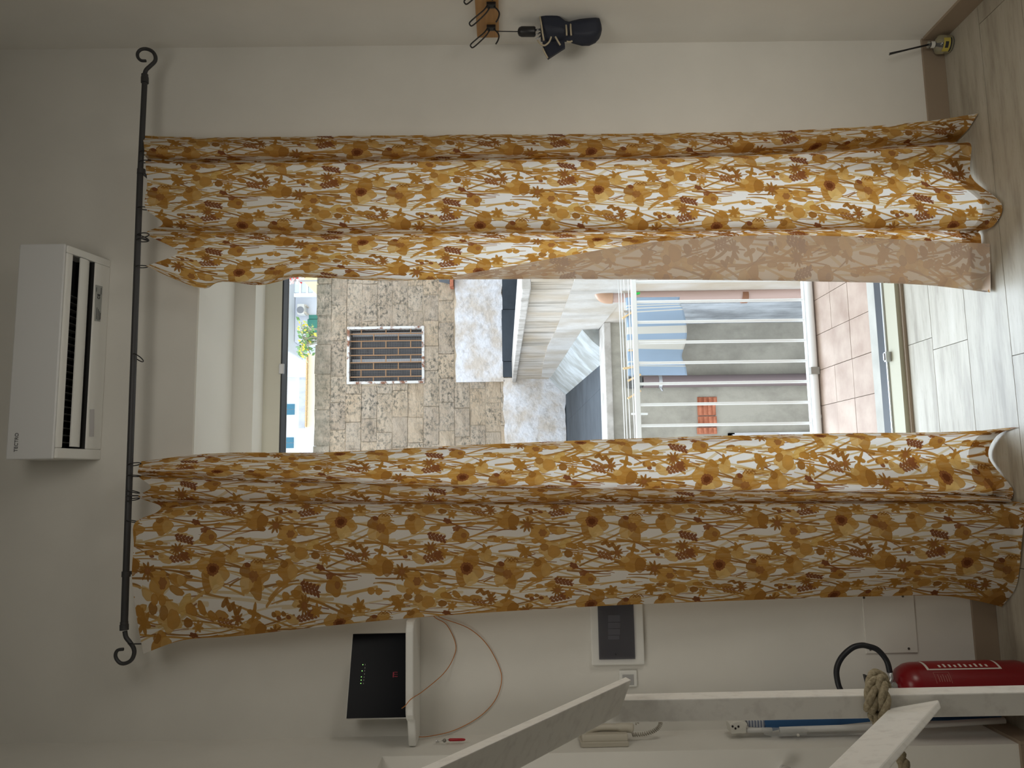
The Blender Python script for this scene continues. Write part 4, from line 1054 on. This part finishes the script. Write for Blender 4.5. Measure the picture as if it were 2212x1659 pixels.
secs = [(1158, 222, 530), (1220, 208, 560), (1300, 210, 585), (1400, 238, 565), (1480, 292, 545), (1530, 300, 548), (1580, 286, 566), (1700, 268, 590), (1800, 252, 582), (1880, 242, 545), (1930, 250, 495), (1955, 320, 450), (1966, 370, 405)]
rings = []
for a, b0, b1 in secs:
    p, q = Z4(a, b0), Z4(a, b1); c = (p + q) / 2; hw = (q - p).length / 2; rg = []
    for k in range(22):
        th = 2 * math.pi * k / 22; f = 1 + .09 * math.cos(6 * th + a * .004)
        rg.append(c + Vector((hw * math.cos(th) * f, min(hw, .05) * .8 * math.sin(th) * f, 0)))
    rings.append(rg)
MB().loft(rings).build('canopy', NAVY, um, smooth='all')
fl2 = [Z4(1180, 560, YU - .02), Z4(1190, 640, YU - .035), Z4(1255, 772, YU - .03), Z4(1480, 625, YU - .02), Z4(1470, 540, YU - .02)]
MB().loft([fl2, [p + Vector((0, .012, 0)) for p in fl2]]).build('loose_flap', NAVY, um)
def strip(name, pts, w, matl, parent, Yo):
    P = smooth_path([Z4(a, b, YU - o_) for (a, b), o_ in zip(pts, Yo)], 4); MB().tube(P, w, 6).build(name, matl, parent, smooth='all')
strip('trim_band', [(1146, 225), (1165, 330), (1180, 440), (1198, 540)], .0032, BEIGE, um, [.028, .042, .043, .035])
strip('trim_band', [(1295, 490), (1265, 560), (1205, 605), (1150, 580), (1115, 535)], .0032, BEIGE, um, [.042, .042, .042, .038, .03])
strip('trim_band', [(1350, 488), (1382, 545), (1415, 600)], .0032, BEIGE, um, [.04, .04, .036])
strip('trim_band', [(1182, 640), (1212, 705), (1248, 770)], .003, BEIGE, um, [.037, .035, .032])
strip('strap_band', [(1490, 318), (1497, 400), (1500, 470)], .0034, BEIGE, um, [.022, .036, .036])
strip('strap_band', [(1553, 292), (1553, 380), (1560, 470)], .0034, BEIGE, um, [.02, .036, .036])
strip('strap_band', [(1575, 545), (1540, 556), (1500, 550)], .003, BEIGE, um, [.036, .036, .036])
hp = [Z4(850, 420), Z4(865, 420), Z4(900, 420), Z4(1070, 420), Z4(1085, 420)]
MB().tube(hp, [.006, .0145, .0185, .0185, .016], 16).build('handle', BLACK, um, smooth='all')
MB().tube([Z4(1080, 400), Z4(1165, 390)], .004, 8).tube([Z4(1085, 470), Z4(1150, 430)], .0025, 6).tube([Z4(1095, 520), Z4(1160, 470)], .0025, 6).build('shaft', ALU, um, smooth='all')
MB().tube(smooth_path([Z4(852, 420), Z4(700, 418), Z4(600, 416), Z4(560, 410), Z4(555, 396)], 4), .0018, 8).build('wrist_cord', BLACK, um, smooth='all')

# ------------------------------------------------------------------ reed diffuser
fb = PZ(2041, 86); fb = Vector((min(fb.x, XR - .05), min(fb.y, D - .05), 0))
GLASS = mat('clear_glass', (.93, .95, .93, 1), .05, trans=.9)
rd = thing('reed_diffuser', 'glass reed diffuser with yellow label and black reeds in the corner', 'diffuser', fb)
MB().lathe(fb, [(.012, .001), (.032, .001), (.034, .006), (.034, .045), (.026, .054), (.012, .058), (.011, .078), (.013, .079), (.013, .083), (.007, .083)], 24).build('bottle', GLASS, rd, smooth=True)
MB().lathe(fb + Vector((0, 0, .004)), [(.0, 0), (.028, 0), (.028, .02), (0, .02)], 20).build('oil', mat('pale_oil', (.5, .42, .2, 1), .2), rd)
def arc_patch(c, r, a0, a1, z0, z1, n=10, th=.0006):
    rings = []
    for k in range(n + 1):
        a = a0 + (a1 - a0) * k / n; d = Vector((math.cos(a), math.sin(a), 0))
        rings.append([c + d * r + Vector((0, 0, z0)), c + d * r + Vector((0, 0, z1)), c + d * (r + th) + Vector((0, 0, z1)), c + d * (r + th) + Vector((0, 0, z0))])
    return MB().loft(rings)
af = math.atan2(-fb.y, -fb.x)
lb = arc_patch(fb, .0345, af - .75, af + .75, .012, .042).build('label', mat('yellow_label', srgb(196, 180, 84), .6), rd)
arc_patch(fb, .0353, af - .32, af + .32, .024, .036).build('label_square', INK, lb); arc_patch(fb, .0353, af - .75, af + .75, .012, .017).build('label_stripe', INK, lb)
arc_patch(fb, .0123, af - 1.2, af + 1.2, .062, .076).build('neck_band', mat('white_card', (.7, .7, .66, 1)), rd)
tp = PY(1923, 116.5, fb.y - .03); nk = fb + Vector((0, 0, .083))
for k in range(5):
    e = tp + Vector((random.uniform(-.004, .004), random.uniform(-.006, .006), random.uniform(-.006, .004)))
    MB().tube([fb + Vector((.004 * (k % 3 - 1), .004 * (k % 2), .02)), nk + Vector((.002 * (k % 3 - 1), 0, 0)), e], .0017, 6).build('reed', BLACK, rd)

# ------------------------------------------------------------------ shelf, router, cables, key tag
zsh = PY(908, 1450, D).z
yfr = PZ(893, 1450, zsh).y
sh_x0, sh_x1 = max(PZ(880, 1600, zsh).x, XL + .002), PY(905, 1322, D).x
sh = MB()
th_ = .026
out = [(XL + .003, D - .001), (sh_x1, D - .001), (sh_x1, yfr + .03)]
for k in range(5):
    a = math.pi / 2 * k / 4; out.append((sh_x1 - .03 + .03 * math.cos(a), yfr + .03 - .03 * math.sin(a)))
for k in range(5):
    a = math.pi / 2 * k / 4; out.append((sh_x0 + .045 - .045 * math.sin(a), yfr + .045 - .045 * math.cos(a)))
out.append((XL + .003, D - .12))
sh.loft([[(a, b, zsh) for a, b in out], [(a, b, zsh + th_) for a, b in out]])
tag(sh.build('wall_shelf', WHITE_PL, bevel=.009, seg=4), 'white rounded corner shelf under the black router', 'shelf')
zr_ = zsh + th_ + .002
def RT(x, y, Y): return PY(x, y, Y)
yr1, yr0 = yfr + .20, yfr + .10
ra, rb_ = RT(880, 1366, yr1), RT(877, 1551, yr0)
ra = Vector((ra.x, yr1, zr_)); rb_ = Vector((rb_.x, yr0, zr_))
zt1 = RT(762, 1365, yr1).z; zt0 = RT(745, 1550, yr0).z
rt = thing('router', 'black upright internet router with green lights on the white shelf', 'router', (ra + rb_) / 2)
dirr = (ra - rb_).normalized(); nb = Vector((-dirr.y, dirr.x, 0)) 
if nb.y < 0: nb = -nb
FACE = mat('black_gloss', (.004, .005, .008, 1), .22, spec=.05)
ztop = (zt0 + zt1) / 2
P = [rb_, ra, Vector((ra.x, ra.y, ztop)), Vector((rb_.x, rb_.y, ztop))]
MB().hexa([p + nb * .002 for p in P] + [p + nb * .034 for p in P]).build('case', WHITE_PL, rt, bevel=.003)
ins = lambda p, s, u: p + dirr * s + Vector((0, 0, u))
P2 = [ins(P[0], .002, .002), ins(P[1], -.002, .002), ins(P[2], -.002, -.003), ins(P[3], .002, -.003)]
MB().hexa(P2 + [p + nb * .003 for p in P2]).build('front_face', FACE, rt)
LED = mat('green_led', (.1, .5, .1, 1), .5, emit=(.35, 1, .2, 1), estr=2.2); WINK = mat('white_print', (.45, .45, .45, 1)); RED = mat('red_print', (.35, .02, .05, 1))
rn = Vector((0, 1, 0)); 
def RF(x, y, off=-.0008): return PN(x, y, P2[0] + nb * off, nb)
for (a, b) in ((367, 682), (360, 741), (353, 798), (351, 828), (348, 859)):
    c = RF(700 + a * .2284, 1280 + b * .2284); MB().ball(c, .0013, 8, 6).build('status_light', LED, rt)
pr_ = MB()
for (a, b) in ((390, 682), (387, 712), (384, 740), (382, 770), (379, 800), (376, 828), (372, 860)):
    c = RF(700 + a * .2284, 1280 + b * .2284); pr_.obox(c, dirr * .0022, nb * .0003, (0, 0, .0007))
pr_.build('status_print', WINK, rt, kind='stuff')
lg = MB()
for (a0, a1, b0, b1) in ((652, 660, 752, 802), (666, 680, 750, 756), (666, 676, 770, 776), (666, 680, 790, 797), (684, 694, 750, 757), (684, 694, 770, 776), (684, 694, 790, 798)):
    c = RF(700 + (a0 + a1) / 2 * .2284, 1280 + (b0 + b1) / 2 * .2284); d1 = RF(700 + a0 * .2284, 1280 + b0 * .2284); d2 = RF(700 + a1 * .2284, 1280 + b1 * .2284)
    lg.obox(c, dirr * abs((d2 - d1).dot(dirr)) / 2, nb * .0003, (0, 0, abs(d2.z - d1.z) / 2))
lg.build('emblem', RED, rt)
ORG = mat('orange_jacket', srgb(190, 120, 50), .5)
def cable(name, pts, r, matl, label, cat, Y0=D - .008):
    P = smooth_path([PY(p[0], p[1], p[2] if len(p) > 2 else Y0) for p in pts], 6)
    return tag(MB().tube(P, r, 8).build(name, matl, None, smooth='all'), label, cat)
cable('cable', [(925, 1315), (940, 1334), (965, 1350), (984, 1390), (980, 1420), (958, 1455, D - .04), (915, 1492, D - .12), (888, 1510, yfr - .01), (876, 1524, yfr - .012), (868, 1530, yfr + .02)], .0014, ORG, 'thin orange cable rising over the front of the shelf, inner loop', 'cable')
cable('cable', [(935, 1315), (950, 1333), (1010, 1356), (1050, 1390), (1078, 1440), (1083, 1475), (1068, 1515), (1033, 1550), (980, 1578), (930, 1590, D - .03), (905, 1592, D - .05)], .0014, ORG, 'thin orange cable hanging in the wide outer loop below shelf', 'cable')
kt = thing('key_tag', 'red key tag hanging on a small metal hook left of shelf', 'key tag', PY(1004, 1599, 2.66))
YK = 2.66
K = lambda a, b: PY(700 + a * .2284, 1280 + b * .2284, YK)
MB().tube([PX(948, 1602, 0, XL), K(1065, 1408)], .0018, 8).tube([K(1060, 1395), K(1065, 1422)], .0022, 8).tube([K(1065, 1406), K(1120, 1402)], .0014, 8).build('hook', CHROME, kt, smooth='all')
MB().ball(K(1139, 1400), .0062).build('split_ring', mat('dull_steel', (.3, .29, .27, 1), .35, .8), kt, smooth='all')
MB().tube([K(1165, 1393), K(1180, 1393)], .002, 8).build('link', CHROME, kt)
MB().tube([K(1178, 1393), K(1190, 1393), K(1300, 1391), K(1325, 1391), K(1337, 1391)], [.003, .0048, .0048, .004, .0018], 12).build('tag_body', mat('red_plastic', (.42, .01, .02, 1), .35), kt, smooth='all')

# ------------------------------------------------------------------ fuse box, socket, access panel, intercom
fz = thing('fuse_box', 'white fuse box with smoky dark door beside the left curtain', 'fuse box', PY(1330, 1370, D))
a, b = PY(1277, 1435, D), PY(1384, 1240, D); YF = D - .02
MB().box((a.x, YF, b.z), (b.x, D, a.z)).build('frame', WHITE_PL, fz, bevel=.004)
c, e = PY(1294, 1424, YF), PY(1366, 1262, YF)
MB().box((c.x, YF - .002, e.z), (e.x, YF - .0005, c.z)).build('recess', mat('grey_recess', (.26, .26, .27, 1), .6), fz)
bk = MB()
for (x0, y0, x1, y1) in ((1313, 1328, 1340, 1343), (1313, 1344, 1340, 1357), (1313, 1358, 1340, 1371), (1313, 1372, 1338, 1381)):
    p, q = PY(x0, y0, YF - .004), PY(x1, y1, YF - .004)
    MB().box((q.x, YF - .006, q.z), (p.x - .001, YF - .002, p.z)).build('breaker', mat('grey_breaker', (.45, .45, .46, 1)) if 'grey_breaker' not in bpy.data.materials else bpy.data.materials['grey_breaker'], fz, bevel=.001)
SMOKE = bpy.data.materials.new('smoky_glass'); SMOKE.use_nodes = True
_n = SMOKE.node_tree.nodes; _n.clear(); _o = _n.new('ShaderNodeOutputMaterial'); _t1 = _n.new('ShaderNodeBsdfTransparent'); _t1.inputs[0].default_value = (.68, .68, .72, 1)
_g = _n.new('ShaderNodeBsdfGlossy'); _g.inputs['Roughness'].default_value = .08; _m = _n.new('ShaderNodeMixShader'); _m.inputs[0].default_value = .06
SMOKE.node_tree.links.new(_t1.outputs[0], _m.inputs[1]); SMOKE.node_tree.links.new(_g.outputs[0], _m.inputs[2]); SMOKE.node_tree.links.new(_m.outputs[0], _o.inputs[0])
dd = MB().box((c.x, YF - .010, e.z), (e.x, YF - .008, c.z)).build('door', SMOKE, fz)
p = PY(1330, 1414, YF - .012); MB().tube([p, p + Vector((0, -.002, 0))], .003, 10).build('door_knob', INK, dd)
sk = thing('wall_socket', 'white wall socket plate half hidden behind the railing end', 'socket', PY(1357, 1465, D))
a, b = PY(1338, 1483, D), PY(1375, 1447, D)
MB().box((a.x, D - .009, b.z), (b.x, D, a.z)).build('plate', WHITE_PL, sk, bevel=.003)
a, b = PY(1345, 1480, D - .01), PY(1369, 1457, D - .01); MB().box((a.x, D - .0105, b.z), (b.x, D - .009, a.z)).build('insert', mat('grey_insert', (.42, .42, .42, 1)), sk, bevel=.001)
ap = thing('access_panel', 'thin white screwed access panel low on the wall by the extinguisher', 'panel', PY(1920, 1350, D))
a, b = PY(1870, 1411, D), PY(1968, 1240, D)
MB().box((a.x, D - .006, b.z), (b.x, D, a.z)).build('plate', WALL, ap, bevel=.0012)
for (x, y) in ((1866, 1291), (1950, 1288), (1963, 1401), (1880, 1403)):
    p = PY(x, y, D - .006); MB().tube([p, p + Vector((0, -.0015, 0))], .0042, 10).build('screw', mat('screw_head', (.12, .11, .1, 1), .4, .5) if 'screw_head' not in bpy.data.materials else bpy.data.materials['screw_head'], ap)
ic = thing('intercom', 'cream wall intercom handset with coiled cord behind the railing', 'intercom', PX(1310, 1590, 0, XL))
YI = 2.655; CREAM = mat('cream_plastic', srgb(196, 190, 176), .4)
I2 = lambda a, b: (1250 + a * .1808, 1540 + b * .1808)
def ibox(nm, x0, x1, y0, y1, hw, matl=CREAM, par=None, bev=.003):
    p, q = PY(x0, y0, YI), PY(x1, y1, YI)
    return MB().box((min(p.x, q.x), YI - hw, min(p.z, q.z)), (max(p.x, q.x), YI + hw, max(p.z, q.z))).build(nm, matl, par or ic, bevel=bev)
p, q = PY(1252, 1592, YI), PY(1353, 1592, YI)
MB().box((XL + .0005, YI - .05, q.z), (PY(1300, 1592, YI).x, YI + .04, p.z)).build('base', CREAM, ic, bevel=.003)
ibox('base_cover', 1255, 1352, 1578, 1592, .045)
hp = smooth_path([PY(1262, 1584, YI - .01), PY(1275, 1576, YI - .012), PY(1300, 1571, YI - .012), PY(1325, 1571, YI - .012), PY(1352, 1571, YI - .01), PY(1368, 1573, YI - .01)], 4)
MB().tube(hp, [.012] + [.016] * 4 + [.011] * (len(hp) - 12) + [.016] * 6 + [.012], 12).build('handset', CREAM, ic, smooth='all')
co = []
ctr = smooth_path([PY(1366, 1587, YI), PY(1385, 1586, YI), PY(1405, 1582, YI), PY(1420, 1574, YI), PY(1427, 1563, YI), PY(1422, 1552, YI), PY(1400, 1548, YI), PY(1372, 1562, YI)], 30)
for i, p in enumerate(ctr):
    d = (ctr[min(i + 1, len(ctr) - 1)] - ctr[max(i - 1, 0)]).normalized(); u = d.cross(Vector((0, 1, 0))).normalized(); v = Vector((0, 1, 0)); t = i * .9
    co.append(p + (u * math.cos(t) + v * math.sin(t)) * .006)
MB().tube(co, .0016, 5).build('coiled_cord', mat('grey_cord', srgb(168, 162, 150), .5), ic, smooth='all')

# ------------------------------------------------------------------ fire extinguisher
fy = 2.60
fe = PZ(2200, 1478); fx = PY(2150, 1481, fy).x; FEc = Vector((fx, fy, 0)); Rb = .078
ex = thing('fire_extinguisher', 'red fire extinguisher with black looped hose standing by the wall', 'fire extinguisher', FEc)
REDM = mat('red_enamel', (.21, .004, .009, 1), .28)
ztb = PY(1934, 1480, fy).z
MB().lathe(FEc, [(.0, .002), (.062, .002), (.066, .01), (.074, .022), (Rb, .04), (Rb, ztb - .06), (Rb - .004, ztb - .04), (Rb - .016, ztb - .018), (Rb - .034, ztb - .005), (.024, ztb), (.0, ztb + .001)], 36).build('cylinder', REDM, ex, smooth=True)
MB().lathe(FEc, [(.02, ztb), (.021, ztb + .02), (.014, ztb + .024), (.014, ztb + .05)], 16).build('valve', ALU, ex, smooth=True)
MB().obox(FEc + Vector((-.02, 0, ztb + .06)), (.06, 0, .006), (0, .011, 0), (0, 0, .004)).obox(FEc + Vector((-.02, 0, ztb + .085)), (.062, 0, .012), (0, .011, 0), (0, 0, .004)).build('handle', BLACK, ex, bevel=.002)
hps = [(1930, 1478), (1926, 1465), (1922, 1452), (1915, 1427), (1896, 1404), (1875, 1396), (1859, 1394), (1840, 1400), (1819, 1419), (1808, 1442), (1808, 1465), (1817, 1492), (1845, 1520), (1890, 1536), (1950, 1540), (2040, 1540)]
hose = [PY(x, y, fy - .01) for x, y in hps]
hose[0] = FEc + Vector((.0, -.005, ztb + .03))
MB().tube(smooth_path(hose[2:], 6), .0092, 12).build('hose', mat('black_rubber', (.012, .014, .02, 1), .45), ex, smooth='all')
MB().tube([hose[0], hose[1], hose[2] + (hose[2] - hose[1]) * .1], .009, 10).build('hose_ferrule', ALU, ex, smooth='all')
p = PY(1931, 1479, fy - .03); MB().tube([p + Vector((0, -.006, 0)), p], .008, 14).build('pressure_gauge', ALU, ex)
zl0, zl1 = PY(2145, 1434, fy).z, PY(1986, 1434, fy).z
WHT = mat('white_print_gloss', (.72, .70, .66, 1), .4)
fr = arc_patch(FEc, Rb + .0003, -.62, .35, zl0, zl1, 14).build('main_label', WHT, ex)
arc_patch(FEc, Rb + .0011, -.56, .35, zl0 + .008, zl1 - .008, 14).build('label_field', mat('label_red', (.24, .008, .012, 1), .4), fr)
gl = MB()
for k in range(10):
    z = zl0 + .04 + (zl1 - zl0 - .09) * k / 9
    gl.v and None
    t = arc_patch(FEc, Rb + .0019, -.50, -.36 + .03 * (k % 3), z, z + .007, 3, .0004); gl.add(t.v, t.f)
gl.build('label_text', WHT, fr, kind='stuff')
za, zb2 = PY(2057, 1475, fy - .07).z, PY(2023, 1475, fy - .07).z
a0 = math.atan2(-fy, -fx); 
sm = MB(); am = a0 + .28
for (u0, u1, z0, z1) in ((-.16, .3, zb2 - .0012, zb2), (-.16, .3, za, za + .0012), (.288, .3, za, zb2)):
    t = arc_patch(FEc, Rb + .0004, am + u0, am + u1, z0, z1, 6); sm.add(t.v, t.f)
for k in range(5):
    t = arc_patch(FEc, Rb + .0004, am - .1, am + .2 - .05 * (k % 2), za + .006 + k * .008, za + .0078 + k * .008, 4); sm.add(t.v, t.f)
sm.build('instruction_print', mat('faded_print', (.40, .16, .14, 1), .5), ex, kind='stuff')

# ------------------------------------------------------------------ folded ironing board
YB2 = 2.665
ib = thing('ironing_board', 'folded ironing board in blue cover standing in the left corner', 'ironing board', PY(2170, 1556, YB2))
I3 = lambda a, b, Y=YB2: PY(1550 + a * .1582, 1520 + b * .1582, Y)
BLUE = mat('blue_cover', srgb(48, 92, 140), .7)
def slab(name, pts, th, matl, par, bev=.002, Y=YB2):
    P = [I3(a, b, Y) for a, b in pts]; return MB().loft([P, [p + Vector((0, th, 0)) for p in P]]).build(name, matl, par, bevel=bev)
slab('cover', [(640, 235), (1000, 222), (2080, 190), (2090, 250), (1500, 310), (850, 355), (740, 380), (660, 340)], .03, BLUE, ib, Y=YB2 + .005)
def m_stripe():
    m = mat('striped_end', srgb(150, 156, 168), .7); t = NT(m); q = t.n('ShaderNodeTexWave'); q.inputs['Scale'].default_value = 32; q.bands_direction = 'Z'; t.l(t.pos(), q.inputs['Vector'])
    t.col(t.ramp(q.outputs['Fac'], [(.25, srgb(96, 108, 134)), (.5, srgb(178, 182, 190))])); return m
slab('striped_end', [(400, 235), (650, 232), (650, 335), (420, 320)], .028, m_stripe(), ib, Y=YB2 + .006)
CAPM = mat('white_cap', (.68, .67, .62, 1), .5)
slab('end_cap', [(170, 285), (215, 255), (330, 240), (400, 262), (415, 305), (395, 300), (395, 405), (190, 415)], .05, CAPM, ib, .004, YB2 - .012)
for (a, b) in ((245, 338), (205, 310), (285, 312)):
    p = I3(a, b, YB2 - .0125); MB().tube([p, p + Vector((0, -.001, 0))], .0035, 10).build('cap_hole', DARK, ib)
TUB = mat('white_tube', (.66, .66, .65, 1), .4)
MB().tube([I3(390, 365), I3(740, 360)], .0085, 12).build('leg_tube', TUB, ib, smooth='all')
MB().tube([I3(850, 360, YB2 - .012), PY(1990, 1567, YB2 - .02), PY(2170, 1556, YB2 - .03)], .010, 12).build('leg_tube', TUB, ib, smooth='all')
MB().tube([PY(1900, 1553, YB2 + .01), PY(2160, 1548, YB2)], .009, 12).build('leg_tube', BLUE, ib, smooth='all')
FILM = bpy.data.materials.new('clear_film'); FILM.use_nodes = True
_n = FILM.node_tree.nodes; _n.clear(); _o = _n.new('ShaderNodeOutputMaterial'); _t1 = _n.new('ShaderNodeBsdfTransparent'); _g = _n.new('ShaderNodeBsdfDiffuse'); _g.inputs[0].default_value = (.7, .72, .72, 1); _m = _n.new('ShaderNodeMixShader'); _m.inputs[0].default_value = .18
FILM.node_tree.links.new(_t1.outputs[0], _m.inputs[1]); FILM.node_tree.links.new(_g.outputs[0], _m.inputs[2]); FILM.node_tree.links.new(_m.outputs[0], _o.inputs[0])
slab('plastic_wrap', [(600, 330), (1200, 330), (1225, 420), (1000, 440), (760, 450), (640, 425)], .003, FILM, ib, 0, YB2 - .03)
MB().ball(I3(1100, 430, YB2 - .031), .005).build('wrap_tape', CAPM, ib)

# ------------------------------------------------------------------ stair railing in the foreground
sr = thing('stair_railing', 'white painted wooden stair railing in the left foreground', 'railing', PD(2212, 1530, 1.5))
def quadprism(name, front, back): return MB().hexa(front + back).build(name, RAILP, sr, bevel=.0025)
# post: front face, and the side facing the door
dp = 1.52
F = [PD(1268, 1514, dp), PD(1268, 1563, dp), PD(2330, 1544, dp), PD(2330, 1493, dp)]
B = [PD(1268, 1500.5, dp + .06), PD(1268, 1552, dp + .06), PD(2330, 1531, dp + .06), PD(2330, 1477, dp + .06)]
quadprism('post', F, B)
# handrail: falls from the near left to the post
nd_, fd_ = .86, 1.50
F = [PD(1364, 1468, fd_), PD(1336, 1546, fd_), PD(1000, 1727, nd_), PD(800, 1727, nd_)]
B = [PD(1352, 1461.5, fd_ + .045), PD(1330, 1540, fd_ + .045), PD(995, 1720, nd_ + .04), PD(790, 1718, nd_ + .04)]
nF = (F[1] - F[0]).cross(F[3] - F[0]).normalized(); F[2] = PN(1000, 1727, F[0], nF)
sd_ = (PD(1352, 1461.5, fd_ + .045) - F[0]); B = [p + sd_ for p in F]
quadprism('handrail', F, B)
# lower rail
nl, flr = .98, 1.50
T0, T1 = PD(1921, 1530, flr), PD(2029, 1511, flr + .015)
N0, N1 = PD(1690, 1755, nl), PD(1812, 1755, nl + .01)
nT = (T1 - T0).cross(N1 - T0).normalized(); N0 = PN(1690, 1755, T0, nT)
b1, b2 = PD(2034, 1530, flr - .02), PD(1866, 1755, nl - .02)
b0, b3 = PD(1930, 1548, flr - .02), PD(1745, 1765, nl - .02)
dB = b1 - T1; b0, b2, b3 = T0 + dB, N1 + dB, N0 + dB
MB().hexa([T0, T1, N1, N0, b0, b1, b2, b3]).build('lower_rail', RAILP, sr, bevel=.0025)
def m_rope():
    m = mat('jute_rope', srgb(150, 138, 112), .95, spec=.1); t = NT(m); p = t.pos((1, 1, 1), rot=(.6, .4, .8)); f = t.noise(p, 160, 5, .7)
    t.col(t.ramp(f, [(.3, srgb(128, 116, 92)), (.7, srgb(182, 170, 144))])); t.bump(f, .8, .003); return m
ROPE = m_rope()
rp = thing('rope', 'jute rope knotted around the stair railing post', 'rope', PD(1900, 1500, 1.5))
L1 = smooth_path([PD(1880, 1535, dp - .012), PD(1881, 1512, dp - .016), PD(1882, 1485, dp + .0), PD(1888, 1462, dp + .03), PD(1896, 1462, dp + .08), PD(1900, 1500, dp + .09), PD(1905, 1560, dp + .08), PD(1900, 1575, dp + .03)], 6)
L2 = smooth_path([PD(1908, 1560, dp - .012), PD(1909, 1530, dp - .020), PD(1907, 1500, dp - .014), PD(1902, 1474, dp + .01), PD(1898, 1462, dp + .05), PD(1910, 1480, dp + .09), PD(1915, 1560, dp + .08), PD(1912, 1575, dp + .03)], 6)
def rope_mb(P, R, turns=70):
    mb = MB(); Q = []
    for a, b in zip(P[:-1], P[1:]):
        n_ = max(1, int((Vector(b) - Vector(a)).length / .0035)); Q += [Vector(a).lerp(Vector(b), k / n_) for k in range(n_)]
    Q.append(Vector(P[-1])); L = [0.0]
    for a, b in zip(Q[:-1], Q[1:]): L.append(L[-1] + (b - a).length)
    fr = []; prev = None
    for i, p in enumerate(Q):
        d = (Q[min(i + 1, len(Q) - 1)] - Q[max(i - 1, 0)]).normalized()
        u = d.orthogonal().normalized() if prev is None else (prev - d * prev.dot(d)).normalized()
        prev = u; fr.append((u, d.cross(u)))
    for k in range(3):
        mb.tube([p + (fr[i][0] * math.cos(L[i] * turns + k * 2.094) + fr[i][1] * math.sin(L[i] * turns + k * 2.094)) * R * .5 for i, p in enumerate(Q)], R * .56, 8)
    return mb
rope_mb(L1, .0125).build('rope_turn', ROPE, rp, smooth='all'); rope_mb(L2, .0135).build('rope_turn', ROPE, rp, smooth='all')
L3 = smooth_path([PD(1884, 1540, dp - .01), PD(1893, 1555, dp - .005), PD(1902, 1568, dp + .02), PD(1925, 1600, dp + .03), PD(1945, 1632, 1.46), PD(1962, 1680, 1.40)], 6)
rope_mb(L3, .011).build('rope_tail', ROPE, rp, smooth='all')
kb = PY(1690, 1659, JY)
kn = thing('door_knob', 'round chrome knob on the side doorway at the left edge', 'knob', (kb.x, JY, kb.z))
MB().lathe((kb.x, JY, kb.z), [(.010, 0), (.010, -.02), (.018, -.03), (.020, -.042), (.014, -.052), (.002, -.055)], 20, axis=1).build('knob', CHROME, kn, smooth=True)
